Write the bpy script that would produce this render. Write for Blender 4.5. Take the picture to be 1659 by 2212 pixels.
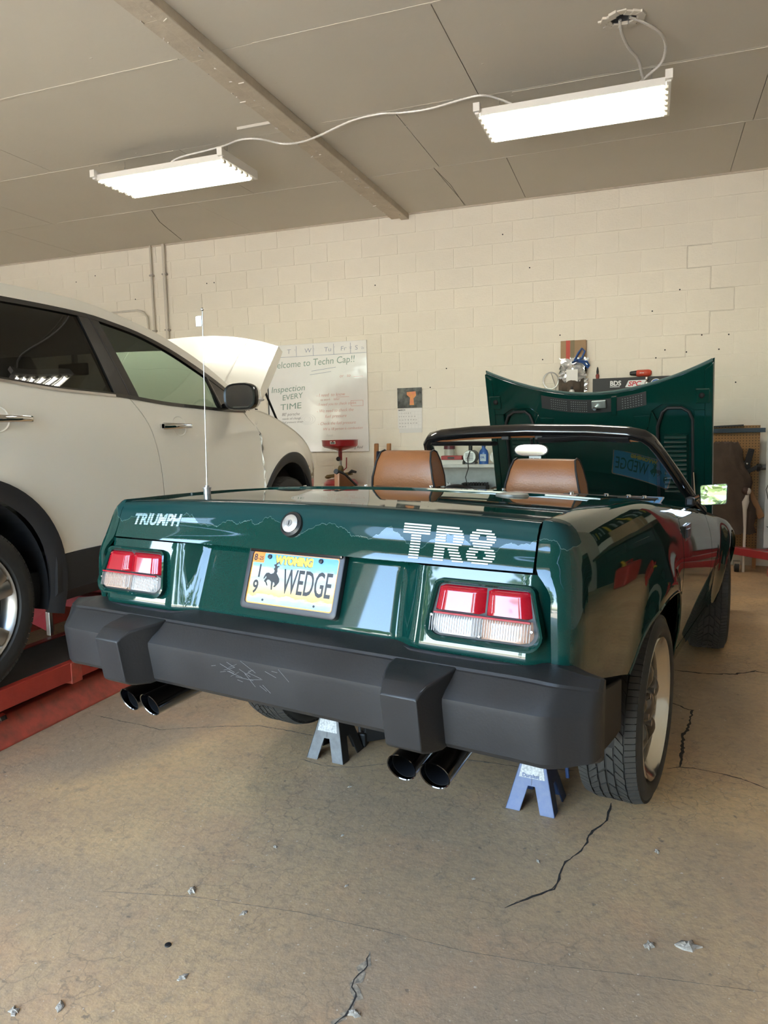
import bpy, bmesh, math, random
from math import sin, cos, pi, radians, sqrt, hypot, atan2
from mathutils import Vector, Matrix
random.seed(7)
for o in list(bpy.data.objects): bpy.data.objects.remove(o)
SC = bpy.context.scene
COL = SC.collection

# ------------------------------------------------------------------ camera
YAW, PITCH, ROLL = -0.34992, -0.10974, -0.02157
def cam_matrix():
    f = Vector((sin(YAW), cos(YAW), 0)); r = Vector((cos(YAW), -sin(YAW), 0)); u = Vector((0, 0, 1))
    f2 = f*cos(PITCH) + u*sin(PITCH); u2 = u*cos(PITCH) - f*sin(PITCH)
    r3 = r*cos(ROLL) + u2*sin(ROLL); u3 = u2*cos(ROLL) - r*sin(ROLL)
    m = Matrix((r3, u3, -f2)).transposed().to_4x4()
    m.translation = (0.3303, -7.6308, 1.3409)
    return m
cd = bpy.data.cameras.new('camera'); co = bpy.data.objects.new('camera', cd); COL.objects.link(co)
co.matrix_world = cam_matrix()
cd.sensor_fit = 'VERTICAL'; cd.sensor_height = 36.0; cd.lens = 1590/2212*36; cd.clip_start = .05
SC.camera = co

# ------------------------------------------------------------------ world, light, exposure
EXPO, SKY, SKY_SUN, TUBE = 2.45, 1.0, 50, 6.0
W = bpy.data.worlds.new('sky'); SC.world = W; W.use_nodes = True
nt = W.node_tree; bg = nt.nodes['Background']
sk = nt.nodes.new('ShaderNodeTexSky'); sk.sky_type = 'NISHITA'; sk.sun_disc = False
sk.sun_elevation = radians(SKY_SUN); sk.sun_rotation = radians(22); sk.air_density = 1.2; sk.dust_density = 2.0
nt.links.new(sk.outputs[0], bg.inputs[0]); bg.inputs[1].default_value = SKY
sl_ = bpy.data.lights.new('sun_offscreen', 'SUN'); sl_.energy = 18.0; sl_.angle = radians(.6); sl_.color = (1,.94,.83)
so_ = bpy.data.objects.new('sun_offscreen', sl_); COL.objects.link(so_); so_.rotation_euler = Vector((.25, .60, .78)).to_track_quat('Z', 'Y').to_euler()
vs = SC.view_settings
vs.view_transform = 'Standard'; vs.look = 'None'; vs.gamma = 1; vs.use_curve_mapping = False; vs.exposure = EXPO

# ------------------------------------------------------------------ materials
MATS = {}
def mat(name, color, rough=.5, metal=0., coat=0., spec=.5, nscale=0, namt=0., ncol=None, bump=0., bscale=None, emit=None, estr=0., detail=4, rvar=0., objrand=0., coat_rough=.03):
    if name in MATS: return MATS[name]
    m = bpy.data.materials.new(name); m.use_nodes = True; n = m.node_tree.nodes; L = m.node_tree.links
    p = n['Principled BSDF']
    p.inputs['Base Color'].default_value = (*color, 1); p.inputs['Roughness'].default_value = rough
    p.inputs['Metallic'].default_value = metal; p.inputs['Coat Weight'].default_value = coat
    p.inputs['Coat Roughness'].default_value = coat_rough; p.inputs['Specular IOR Level'].default_value = spec
    tc = n.new('ShaderNodeTexCoord')
    last = None
    if nscale:
        t = n.new('ShaderNodeTexNoise'); t.inputs['Scale'].default_value = nscale; t.inputs['Detail'].default_value = detail
        t.inputs['Roughness'].default_value = .6
        L.new(tc.outputs['Object'], t.inputs['Vector'])
        r = n.new('ShaderNodeMapRange'); r.inputs[1].default_value = .35; r.inputs[2].default_value = .7; r.inputs[3].default_value = 0; r.inputs[4].default_value = namt
        L.new(t.outputs['Fac'], r.inputs[0])
        mx = n.new('ShaderNodeMix'); mx.data_type = 'RGBA'
        mx.inputs[6].default_value = (*color, 1); mx.inputs[7].default_value = (*(ncol or [c*.5 for c in color]), 1)
        L.new(r.outputs[0], mx.inputs[0]); last = mx.outputs[2]
        if rvar:
            r2 = n.new('ShaderNodeMapRange'); r2.inputs[3].default_value = rough-rvar; r2.inputs[4].default_value = rough+rvar
            r2.inputs[1].default_value = .3; r2.inputs[2].default_value = .7
            L.new(t.outputs['Fac'], r2.inputs[0]); L.new(r2.outputs[0], p.inputs['Roughness'])
    if objrand:
        oi = n.new('ShaderNodeObjectInfo'); mr = n.new('ShaderNodeMapRange'); mr.inputs[3].default_value = 1-objrand; mr.inputs[4].default_value = 1+objrand
        L.new(oi.outputs['Random'], mr.inputs[0])
        hs = n.new('ShaderNodeHueSaturation'); hs.inputs['Color'].default_value = (*color, 1)
        L.new(mr.outputs[0], hs.inputs['Value'])
        if last: L.new(last, hs.inputs['Color'])
        last = hs.outputs[0]
    if last: L.new(last, p.inputs['Base Color'])
    if bump:
        t2 = n.new('ShaderNodeTexNoise'); t2.inputs['Scale'].default_value = bscale or 60; t2.inputs['Detail'].default_value = 5
        L.new(tc.outputs['Object'], t2.inputs['Vector'])
        b = n.new('ShaderNodeBump'); b.inputs['Strength'].default_value = bump; b.inputs['Distance'].default_value = .01
        L.new(t2.outputs['Fac'], b.inputs['Height']); L.new(b.outputs[0], p.inputs['Normal'])
    if emit:
        p.inputs['Emission Color'].default_value = (*emit, 1); p.inputs['Emission Strength'].default_value = estr
    MATS[name] = m
    return m
def glass(name, tint, refl=1.0, rough=0.0, ior=1.5):
    m = bpy.data.materials.new(name); m.use_nodes = True; n = m.node_tree.nodes; L = m.node_tree.links
    n.remove(n['Principled BSDF']); out = n['Material Output']
    t = n.new('ShaderNodeBsdfTransparent'); t.inputs[0].default_value = (*tint, 1)
    g = n.new('ShaderNodeBsdfGlossy'); g.inputs['Roughness'].default_value = rough; g.inputs[0].default_value = (refl, refl, refl, 1)
    f = n.new('ShaderNodeFresnel'); ge = n.new('ShaderNodeNewGeometry'); mi = n.new('ShaderNodeMapRange')   # single sheet: same Fresnel from both faces
    mi.inputs[3].default_value = ior; mi.inputs[4].default_value = 1/ior; L.new(ge.outputs['Backfacing'], mi.inputs[0]); L.new(mi.outputs[0], f.inputs[0])
    mx = n.new('ShaderNodeMixShader'); L.new(f.outputs[0], mx.inputs[0]); L.new(t.outputs[0], mx.inputs[1]); L.new(g.outputs[0], mx.inputs[2])
    L.new(mx.outputs[0], out.inputs[0]); MATS[name] = m
    return m
def nodes_of(m): return m.node_tree.nodes, m.node_tree.links, m.node_tree.nodes['Principled BSDF']

# ------------------------------------------------------------------ mesh helpers
class MB:
    def __init__(s): s.v = []; s.f = []
    def add(s, vs_, fs):
        k = len(s.v); s.v += [tuple(v) for v in vs_]; s.f += [tuple(i+k for i in f) for f in fs]; return s
    def box(s, x0, x1, y0, y1, z0, z1):
        return s.add([(x0,y0,z0),(x1,y0,z0),(x1,y1,z0),(x0,y1,z0),(x0,y0,z1),(x1,y0,z1),(x1,y1,z1),(x0,y1,z1)],
                     [(3,2,1,0),(4,5,6,7),(0,1,5,4),(1,2,6,5),(2,3,7,6),(3,0,4,7)])
    def obox(s, m, sx, sy, sz):
        vs_ = [m @ Vector((a*sx/2, b_*sy/2, c*sz/2)) for c in (-1,1) for a,b_ in ((-1,-1),(1,-1),(1,1),(-1,1))]
        return s.add(vs_, [(3,2,1,0),(4,5,6,7),(0,1,5,4),(1,2,6,5),(2,3,7,6),(3,0,4,7)])
    def bar(s, p0, p1, w, h, up=(0,0,1)):
        p0, p1 = Vector(p0), Vector(p1); d = (p1-p0); L_ = d.length; d = d/L_
        x = d.cross(Vector(up))
        if x.length < 1e-4: x = d.cross(Vector((0,1,0)))
        x.normalize(); z = x.cross(d)
        m = Matrix((x, d, z)).transposed().to_4x4(); m.translation = (p0+p1)/2
        return s.obox(m, w, L_, h)
    def loft(s, rings, cap=True, close=True):
        k = len(s.v); n = len(rings[0])
        for r in rings: s.v += [tuple(p) for p in r]
        for i in range(len(rings)-1):
            for j in range(n if close else n-1):
                a = k+i*n+j; b_ = k+i*n+(j+1) % n
                s.f.append((a, b_, b_+n, a+n))
        if cap:
            s.f.append(tuple(k+j for j in range(n))[::-1]); s.f.append(tuple(k+(len(rings)-1)*n+j for j in range(n)))
        return s
    def cyl(s, p0, p1, r0, r1=None, n=16, cap=True):
        r1 = r0 if r1 is None else r1
        p0, p1 = Vector(p0), Vector(p1); d = (p1-p0).normalized()
        x = d.orthogonal().normalized(); y = d.cross(x)
        ring = lambda p, r: [p + x*r*cos(2*pi*i/n) + y*r*sin(2*pi*i/n) for i in range(n)]
        return s.loft([ring(p0, r0), ring(p1, r1)], cap)
    def pipe(s, p0, p1, r, ri, n=24):
        p0, p1 = Vector(p0), Vector(p1); d = (p1-p0).normalized(); x = d.orthogonal().normalized(); y = d.cross(x)
        ring = lambda p, q: [p + x*q*cos(2*pi*i/n) + y*q*sin(2*pi*i/n) for i in range(n)]
        return s.loft([ring(p1, ri), ring(p0, ri), ring(p0, r), ring(p1, r)], False)
    def tube(s, pts, r, n=8, cap=True, sq=None):
        pts = [Vector(p) for p in pts]; rings = []; prev = None
        for i, p in enumerate(pts):
            d = (pts[min(i+1, len(pts)-1)] - pts[max(i-1, 0)]).normalized()
            if prev is None: x = d.orthogonal().normalized()
            else:
                x = prev - d*prev.dot(d)
                x = x.normalized() if x.length > 1e-6 else d.orthogonal().normalized()
            prev = x; y = d.cross(x); rr = r[i] if isinstance(r, (list, tuple)) else r
            rings.append([p + x*rr*cos(2*pi*k/n) + y*rr*sin(2*pi*k/n) for k in range(n)])
        return s.loft(rings, cap)
    def lathe(s, prof, c=(0,0,0), axis='z', n=32, cap=False):
        rings = []
        for a, r in prof:
            ring = []
            for i in range(n):
                t = 2*pi*i/n
                q = {'z': (r*cos(t), r*sin(t), a), 'x': (a, r*cos(t), r*sin(t)), 'y': (r*cos(t), a, r*sin(t))}[axis]
                ring.append((q[0]+c[0], q[1]+c[1], q[2]+c[2]))
            rings.append(ring)
        return s.loft(rings, cap)
    def prism(s, poly, off):
        n = len(poly); off = Vector(off); a = [Vector(p) for p in poly]
        return s.add(a+[p+off for p in a], [tuple(range(n))[::-1], tuple(range(n, 2*n))]+[(i, (i+1) % n, n+(i+1) % n, n+i) for i in range(n)])
    def grid(s, fn, nu, nv):
        k = len(s.v)
        for j in range(nv+1):
            for i in range(nu+1): s.v.append(tuple(fn(i/nu, j/nv)))
        for j in range(nv):
            for i in range(nu):
                a = k+j*(nu+1)+i; s.f.append((a, a+1, a+nu+2, a+nu+1))
        return s
    def ball(s, c, r, n=12, m=8):
        rx, ry, rz = r if isinstance(r, (tuple, list)) else (r, r, r)
        rings = []
        for j in range(m+1):
            ph = -pi/2+pi*j/m; q = max(cos(ph), 1e-3)
            rings.append([(c[0]+rx*q*cos(2*pi*i/n), c[1]+ry*q*sin(2*pi*i/n), c[2]+rz*sin(ph)) for i in range(n)])
        return s.loft(rings, True)
    def build(s, name, material, parent=None, smooth=35, bevel=0, solid=0, flip=False, kind=None, subsurf=0, seg=2):
        me = bpy.data.meshes.new(name); me.from_pydata(s.v, [], s.f); me.update()
        bm = bmesh.new(); bm.from_mesh(me)
        bmesh.ops.remove_doubles(bm, verts=bm.verts, dist=1e-5)
        if flip is None: pass
        else:
            bmesh.ops.recalc_face_normals(bm, faces=bm.faces)
            if flip: bmesh.ops.reverse_faces(bm, faces=bm.faces)
        bm.to_mesh(me); bm.free()
        if smooth:
            me.shade_smooth(); me.set_sharp_from_angle(angle=radians(smooth))
        o = bpy.data.objects.new(name, me); COL.objects.link(o); me.materials.append(material)
        if parent: o.parent = parent
        if solid:
            md = o.modifiers.new('solid', 'SOLIDIFY'); md.thickness = solid; md.offset = -1
        if bevel:
            md = o.modifiers.new('bevel', 'BEVEL'); md.width = bevel; md.segments = seg; md.limit_method = 'ANGLE'; md.angle_limit = radians(40)
        if subsurf:
            md = o.modifiers.new('sub', 'SUBSURF'); md.levels = subsurf; md.render_levels = subsurf
        if kind: o['kind'] = kind
        return o
def empty(name, label, cat, loc=(0,0,0), rz=0, group=None, mw=None):
    o = bpy.data.objects.new(name, None); COL.objects.link(o); o.empty_display_size = .1
    if mw is not None: o.matrix_world = mw
    else: o.location = loc; o.rotation_euler = (0, 0, rz)
    tag(o, label, cat, group); return o
def tag(o, label, cat, group=None):
    o['label'] = label; o['category'] = cat
    if group: o['group'] = group
    return o
def struct(o): o['kind'] = 'structure'; return o
def interp(t):
    t = sorted(t)
    def f(x):
        if x <= t[0][0]: return t[0][1]
        for (a, p), (b_, q) in zip(t, t[1:]):
            if x <= b_: return p+(q-p)*(x-a)/(b_-a)
        return t[-1][1]
    return f
def smooth_interp(t):
    t = sorted(t)
    def f(x):
        if x <= t[0][0]: return t[0][1]
        if x >= t[-1][0]: return t[-1][1]
        for i in range(len(t)-1):
            if x <= t[i+1][0]:
                x0, y0 = t[i]; x1, y1 = t[i+1]; h = x1-x0
                m0 = (y1-t[i-1][1])/(x1-t[i-1][0]) if i > 0 else (y1-y0)/h
                m1 = (t[i+2][1]-y0)/(t[i+2][0]-x0) if i+2 < len(t) else (y1-y0)/h
                u = (x-x0)/h
                return (2*u**3-3*u*u+1)*y0+(u**3-2*u*u+u)*h*m0+(-2*u**3+3*u*u)*y1+(u**3-u*u)*h*m1
    return f
def sstep(a, b_, x):
    u = min(1, max(0, (x-a)/(b_-a))); return u*u*(3-2*u)
def text(name, s, size, m, parent, mtx, ext=.0004, bold=0., shear=0., sx=1., align='LEFT', space=1., width=None):
    c = bpy.data.curves.new(name, 'FONT'); c.body = s; c.size = size; c.extrude = ext; c.offset = bold; c.shear = shear
    c.align_x = align; c.space_character = space; c.resolution_u = 3
    o = bpy.data.objects.new(name, c); me = bpy.data.meshes.new_from_object(o); bpy.data.objects.remove(o)
    if width: xs_ = [v.co.x for v in me.vertices]; sx = width/(max(xs_)-min(xs_))
    me.transform(mtx @ Matrix.Diagonal((sx, 1, 1, 1))); me.materials.clear(); me.materials.append(m); me.name = name
    o = bpy.data.objects.new(name, me); COL.objects.link(o)
    if parent: o.parent = parent
    return o
def frame(o, right, up):
    r = Vector(right).normalized(); u = Vector(up).normalized(); n = r.cross(u)
    m = Matrix((r, u, n)).transposed().to_4x4(); m.translation = o; return m
def copy_tree(o, parent=None):
    c = o.copy(); COL.objects.link(c); c.parent = parent
    for ch in list(o.children): copy_tree(ch, c)
    return c
def stroke(mb, pts, wid, z, jit=0):
    """flat irregular ribbon on the floor through pts (x,y)"""
    P_ = []
    for i in range(len(pts)-1):
        (x0, y0), (x1, y1) = pts[i], pts[i+1]; n = max(2, int(hypot(x1-x0, y1-y0)/.02))
        for k in range(n):
            t = k/n; P_.append((x0+(x1-x0)*t+random.uniform(-jit, jit), y0+(y1-y0)*t+random.uniform(-jit, jit)))
    P_.append(pts[-1]); k0 = len(mb.v)
    for i, p in enumerate(P_):
        a, b_ = P_[max(0, i-1)], P_[min(len(P_)-1, i+1)]; d = hypot(b_[0]-a[0], b_[1]-a[1]) or 1
        nx, ny = -(b_[1]-a[1])/d, (b_[0]-a[0])/d; w_ = wid*random.uniform(.35, 1.3)*(.3 if i in (0, len(P_)-1) else 1)
        mb.v += [(p[0]+nx*w_, p[1]+ny*w_, z), (p[0]-nx*w_, p[1]-ny*w_, z)]
    for i in range(len(P_)-1):
        a = k0+2*i; mb.f.append((a, a+1, a+3, a+2))

# ------------------------------------------------------------------ colours of the room
M_block = mat('painted_block', (.75,.70,.60), .62, nscale=9, namt=.12, ncol=(.60,.55,.46), bump=.22, bscale=55, objrand=.015)
M_mortar = mat('painted_mortar', (.77,.72,.62), .7, bump=.2, bscale=70)
M_ceil = mat('ceiling_paint', (.57,.53,.455), .75, nscale=.9, namt=.35, ncol=(.51,.47,.40), bump=.10, bscale=25)
M_seam = mat('ceiling_backing', (.50,.46,.39), .9)
M_beam = mat('weathered_beam', (.54,.475,.38), .75, nscale=6, namt=.55, ncol=(.38,.32,.25), bump=.3, bscale=30)
M_dark = mat('hole_shade_black', (.012,.012,.012), .8)
M_ltgrey = mat('light_grey_paint', (.50,.47,.42), .5)

def concrete():
    m = bpy.data.materials.new('concrete'); m.use_nodes = True; n, L, p = nodes_of(m)
    tc = n.new('ShaderNodeTexCoord')
    def noise(sc, det=6, ro=.6, dist=0):
        t = n.new('ShaderNodeTexNoise'); t.inputs['Scale'].default_value = sc; t.inputs['Detail'].default_value = det
        t.inputs['Roughness'].default_value = ro; t.inputs['Distortion'].default_value = dist
        L.new(tc.outputs['Object'], t.inputs['Vector']); return t
    def ramp(src, a, b_, c0, c1):
        r = n.new('ShaderNodeMapRange'); r.inputs[1].default_value = a; r.inputs[2].default_value = b_; r.inputs[3].default_value = c0; r.inputs[4].default_value = c1
        L.new(src, r.inputs[0]); return r.outputs[0]
    def mix(fac, a, b_):
        x = n.new('ShaderNodeMix'); x.data_type = 'RGBA'
        L.new(fac, x.inputs[0])
        for i, c in ((6, a), (7, b_)):
            if isinstance(c, tuple): x.inputs[i].default_value = (*c, 1)
            else: L.new(c, x.inputs[i])
        return x.outputs[2]
    c = mix(ramp(noise(1.1, 5).outputs[0], .38, .64, 0, 1), (.66,.43,.215), (.50,.33,.18))
    c = mix(ramp(noise(.55, 4, .5, .6).outputs[0], .46, .62, 0, .75), c, (.34,.25,.17))
    c = mix(ramp(noise(2.6, 6, .62).outputs[0], .52, .70, 0, .6), c, (.56,.33,.18))
    c = mix(ramp(noise(34, 6, .7).outputs[0], .45, .75, 0, .6), c, (.26,.195,.135))
    c = mix(ramp(noise(9, 7, .75).outputs[0], .56, .70, 0, .6), c, (.24,.185,.13))
    # crazing: thin voronoi edges
    v = n.new('ShaderNodeTexVoronoi'); v.feature = 'DISTANCE_TO_EDGE'; v.inputs['Scale'].default_value = 14
    dn = noise(5, 4, .6); ad = n.new('ShaderNodeMix'); ad.data_type = 'RGBA'; ad.inputs[0].default_value = .16
    L.new(tc.outputs['Object'], ad.inputs[6]); L.new(dn.outputs['Color'], ad.inputs[7]); L.new(ad.outputs[2], v.inputs['Vector'])
    edge = ramp(v.outputs[0], 0, .03, 1, 0)
    msk = ramp(noise(1.6, 3).outputs[0], .42, .60, .03, .5)
    mu = n.new('ShaderNodeMath'); mu.operation = 'MULTIPLY'; L.new(edge, mu.inputs[0]); L.new(msk, mu.inputs[1])
    c = mix(mu.outputs[0], c, (.15,.115,.08))
    sp = noise(70, 2, .5); c = mix(ramp(sp.outputs[0], .70, .74, 0, .9), c, (.66,.56,.44)); sp2 = noise(22, 3, .6); c = mix(ramp(sp2.outputs[0], .68, .72, 0, .7), c, (.16,.125,.09))
    L.new(c, p.inputs['Base Color'])
    L.new(ramp(noise(2.2, 5).outputs[0], .3, .7, .42, .65), p.inputs['Roughness'])
    b = n.new('ShaderNodeBump'); b.inputs['Strength'].default_value = .35; b.inputs['Distance'].default_value = .006
    L.new(noise(45, 8, .65).outputs[0], b.inputs['Height']); L.new(b.outputs[0], p.inputs['Normal'])
    return m
M_floor = concrete()
M_crack = mat('crack_dark', (.035,.028,.022), .9)
M_crackl = mat('crack_pale', (.50,.40,.28), .9, nscale=80, namt=1, ncol=(.12,.1,.08))
M_chip = mat('concrete_chip', (.42,.36,.29), .85, nscale=90, namt=.8, ncol=(.15,.125,.10))
M_road = mat('driveway', (.46,.41,.34), .8, nscale=2, namt=.3)

# ------------------------------------------------------------------ the setting
H = 3.60; BX, BZ = .4064, .2032
XL, XR, YF = -8.6, 3.5, -9.2
floor = struct(MB().box(XL-.2, XR+.2, YF-.2, .2, -.2, 0).build('floor', M_floor, smooth=0))
CR = {'A':[(0.215,-5.01),(0.212,-5.079),(0.21,-5.134),(0.19,-5.181),(0.166,-5.219),(0.154,-5.253),(0.157,-5.295),(0.14,-5.35),(0.122,-5.388),(0.101,-5.427),(0.092,-5.475),(0.092,-5.524),(0.081,-5.575),(0.053,-5.611),(-0.005,-5.665),(-0.037,-5.706)],
 'B':[(-0.337,-5.995),(-0.327,-6.036),(-0.332,-6.071),(-0.328,-6.11),(-0.311,-6.143),(-0.311,-6.181),(-0.321,-6.213),(-0.328,-6.3)],
 'C':[(0.436,-3.911),(0.496,-3.981),(0.529,-4.001),(0.513,-4.151),(0.503,-4.235),(0.477,-4.321),(0.472,-4.469),(0.465,-4.561),(0.454,-4.642)],
 'D':[(-2.188,-4.883),(-2.016,-4.908),(-1.905,-4.915),(-1.769,-4.94),(-1.668,-4.887),(-1.532,-4.829),(-1.352,-4.763),(-1.203,-4.773),(-1.056,-4.792)],
 'E':[(0.406,-4.666),(0.454,-4.642),(0.508,-4.634),(0.574,-4.646),(0.668,-4.672),(0.753,-4.733)],
 'F':[(-0.392,-4.828),(-0.26,-4.822),(-0.129,-4.824),(0.065,-4.793)],
 'G':[(-1.21,-6.007),(-0.903,-5.937),(-0.589,-5.904),(-0.339,-5.903),(-0.107,-5.91),(0.103,-5.893),(0.344,-5.855),(0.611,-5.821)],
 'H':[(-1.011,-5.02),(-0.893,-5.05),(-0.781,-5.028),(-0.659,-4.955)],
 'I':[(0.463,-3.41),(0.637,-3.424),(0.777,-3.383),(0.875,-3.307),(0.939,-3.32)]}
CW = {'A':.0028,'B':.008,'C':.005,'D':.003,'E':.0025,'F':.003,'G':.0009,'H':.002,'I':.005}
for k, pts in CR.items():
    a = MB(); stroke(a, pts, CW[k]*1.25, .0008, CW[k]*1.2); cr = a.build('crack', M_crackl if k in 'BDFHG' else M_crack, floor, smooth=0, flip=None)
    b_ = MB(); stroke(b_, pts, CW[k]*(.25 if k == 'B' else .5), .0012, CW[k]*.8); b_.build('crack_core', M_crack, cr, smooth=0, flip=None)

wall = struct(MB().box(XL, XR, .0045, .22, 0, H).build('wall_back', M_mortar, smooth=0))
bw_, bh_, c_ = BX-.006, BZ-.006, .0025
blk = MB()
blk.add([(-bw_/2,.015,-bh_/2),(bw_/2,.015,-bh_/2),(bw_/2,.015,bh_/2),(-bw_/2,.015,bh_/2),
         (-bw_/2+c_,0,-bh_/2+c_),(bw_/2-c_,0,-bh_/2+c_),(bw_/2-c_,0,bh_/2-c_),(-bw_/2+c_,0,bh_/2-c_)],
        [(4,5,6,7),(0,1,5,4),(1,2,6,5),(2,3,7,6),(3,0,4,7)])
bme = blk.build('block', M_block, wall, smooth=0); bmesh_data = bme.data; first = True; rest = MB(); nblk = 0
for r in range(18):
    z = H-BZ*(r+.5)
    for i in range(-22, 10):
        x = (i+.5)*BX + (0 if r % 2 == 0 else BX/2)
        if x < XL+.2 or x > XR-.2 or z < .05: continue
        if x < -5: vis = z > 2.5 and x > -8.0
        elif x < -3.5: vis = z > 2.05
        elif x < -2.7: vis = z > 2.25 or z < 1.2 and z > .7
        elif x < -1.1: vis = z > .7
        elif x < .9: vis = z > 1.35
        else: vis = z > .7 and x < 1.7
        dy = random.uniform(-.0008, .0008)
        if vis and nblk < 298:
            nblk += 1
            o = bme if first else bpy.data.objects.new('block', bmesh_data)
            if not first: COL.objects.link(o); o.parent = wall
            first = False; o.location = (x, dy, z)
        else:
            rest.add([(a+x, b2, c2+z) for a, b2, c2 in blk.v], blk.f)
rest.build('blocks', M_block, wall, smooth=0, flip=None, kind='stuff')
# settlement crack that steps along the joints
mc = MB()
def jp(i, r): return (i*BX, H-BZ*(r+1))
zz = [(2,2),(1.5,2),(1.5,2),(1.5,3),(1.5,3),(2,3),(2,3),(2,4),(2,4),(2.5,4),(2.5,4),(2.5,5),(2.5,5),(2,5),(2,5),(2,6),(2,6),(1.5,6),(1.5,6),(1.5,7),(1.5,7),(1,7),(1,7),(1,8)]
for a, b2 in zip(zz[::2], zz[1::2]):
    (x0, z0), (x1, z1) = jp(*a), jp(*b2)
    mc.box(min(x0,x1)-.004, max(x0,x1)+.004, -.0003, .012, min(z0,z1)-.003, max(z0,z1)+.003)
mc.build('joint_crack', mat('stained_joint', (.60,.55,.465), .8, nscale=20, namt=.8, ncol=(.68,.63,.54)), wall, smooth=0)
mh = MB()
for (x, z) in [(-1.9,1.79),(-1.72,1.98),(-.72,2.02),(.31,2.42),(.62,2.02),(.9,2.03),(.75,2.17),(.98,2.16),(.55,2.6),(.43,2.05),(.35,1.98),(-.55,2.25),(-5.62,3.0),(-6.2,3.33),(-6.5,3.28),(-6.45,3.0),(-4.6,3.1),(-4.5,3.1),(-1.12,3.28),(-.85,2.93),(-2.5,2.9),(.72,1.73),(1.05,1.72)]:
    mh.cyl((x,-.0015,z),(x,.01,z),.007,n=8)
mh.build('anchor_hole_shade', M_dark, wall, smooth=0, kind='stuff')  # black discs on the wall face, hole shade painted as colour

ceil = struct(MB().box(XL, XR, YF, .2, H+.014, H+.2).build('ceiling', M_seam, smooth=0))
rows = {0:[-6.37,-3.93,-1.49,.95], 1:[-5.69,-3.25,-1.44,1.0], 2:[-6.96,-4.52,-2.2,-.82,1.6], 3:[-7.4,-5.0,-2.2,.24,2.68]}
cut = [0, -1.195, -2.395, -3.59]+[-3.59-1.2*k for k in range(1, 6)]
pm = {}
for r in range(8):
    y1, y0 = cut[r], max(cut[r+1], YF+.02); xs_ = [XL]+rows[r % 4]+[XR]
    for a, b2 in zip(xs_, xs_[1:]):
        a2 = MB(); g = .0025
        a2.box(-(b2-a)/2+g, (b2-a)/2-g, -(y1-y0)/2+g, (y1-y0)/2-g, 0, .016)
        key = (round(b2-a,3), round(y1-y0,3))
        if key not in pm: o = a2.build('ceiling_panel', M_ceil, ceil, smooth=0); pm[key] = o.data
        else: o = bpy.data.objects.new('ceiling_panel', pm[key]); COL.objects.link(o); o.parent = ceil
        o.location = ((a+b2)/2, (y0+y1)/2, H-random.uniform(0, .0025))
# the hole for the junction box is really cut
def cut_hole(o, x, y, r_):
    k = MB().cyl((x, y, H-.05), (x, y, H+.09), r_, n=28).build('cutter', M_ceil)
    md = o.modifiers.new('cut', 'BOOLEAN'); md.object = k; md.operation = 'DIFFERENCE'; md.solver = 'EXACT'
    bpy.context.view_layer.update(); me = bpy.data.meshes.new_from_object(o.evaluated_get(bpy.context.evaluated_depsgraph_get()))
    o.modifiers.clear(); o.data = me; bpy.data.objects.remove(k)
bpy.context.view_layer.update()
for o in list(ceil.children):
    d_ = o.dimensions
    if abs(o.location.x-.135) < d_.x/2 and abs(o.location.y+3.04) < d_.y/2: cut_hole(o, .135, -3.04, .074)
cut_hole(ceil, .135, -3.04, .074)
# raised tape seams, nail pops and the hair crack
tp = MB()
for y, x0, x1 in ((-3.59,-1.9,.9),(-3.6,-5.5,-2.4),(-2.395,-5.5,-3.3),(-2.37,-.6,3.4),(-2.42,-2.0,-1.0),(-1.2,-.2,2.6),(-1.2,-5.6,-2.4)):
    n_ = 24
    for k in range(n_):
        a, b2 = x0+(x1-x0)*k/n_, x0+(x1-x0)*(k+1)/n_; w_ = .006+.003*random.random()
        tp.box(a, b2, y-w_, y+w_, H-.0035, H+.001)
tp.build('seam_tape', M_ceil, ceil, smooth=0, kind='stuff')
npop = MB()
for k in range(60):
    x, y = random.uniform(-6.5, 1.6), random.choice(cut[1:4])+random.uniform(-.5, .5)
    npop.ball((x, y, H), (random.uniform(.006,.02), random.uniform(.006,.014), .003), 8, 4)
npop.build('nail_pop', M_ceil, ceil, kind='stuff')
stub = MB().box(-2.60, -2.28, -2.60, -2.575, H-.02, H).build('batten', M_ltgrey, ceil, smooth=0)
hr = MB(); 
for (x0,y0,x1,y1) in [(-1.49,-1.19,-1.47,-.7),(-1.47,-.7,-1.50,-.04),(-.86,-1.18,-.885,-.05),(-4.45,-1.17,-4.63,-.8),(-4.63,-.8,-4.85,-.1)]:
    hr.bar((x0,y0,H-.0015),(x1,y1,H-.0015),.006,.002)
hr.build('hairline_crack', mat('hairline', (.16,.14,.115), .9), ceil, smooth=0, kind='stuff')

tr = struct(MB().box(-2.19, -2.105, YF+.05, -.002, H-.062, H).build('trim_1', M_beam, smooth=0, bevel=.006))
pk = MB()
yy = YF+.05
while yy < -.02:
    y2 = min(yy+random.uniform(.25,.5), -.01); e = random.uniform(-.006, .006)
    pk.box(-2.292+e, -2.194, yy, y2, H-.045-.002*random.random(), H); yy = y2
pk.build('beam_plank', M_beam, tr, smooth=0, bevel=.002)
fl = MB()
for k in range(60):
    y = random.uniform(-6, -.1); x = random.choice((-2.285,-2.2,-2.14)); fl.obox(Matrix.Translation((x,y,H-.055+ (0.005 if x<-2.19 else -.009)))@Matrix.Rotation(random.uniform(0,6),4,'Z'), random.uniform(.01,.05), .005, .006)
fl.build('peeling_paint', mat('peeling', (.6,.56,.5), .8), tr, smooth=0, kind='stuff')
struct(MB().box(XL, XR, -.014, .0, H-.016, H+.004).build('trim_2', M_beam, smooth=0))
M_wall2 = mat('side_wall', (.60,.54,.44), .7, nscale=3, namt=.2, bump=.15)
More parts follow.
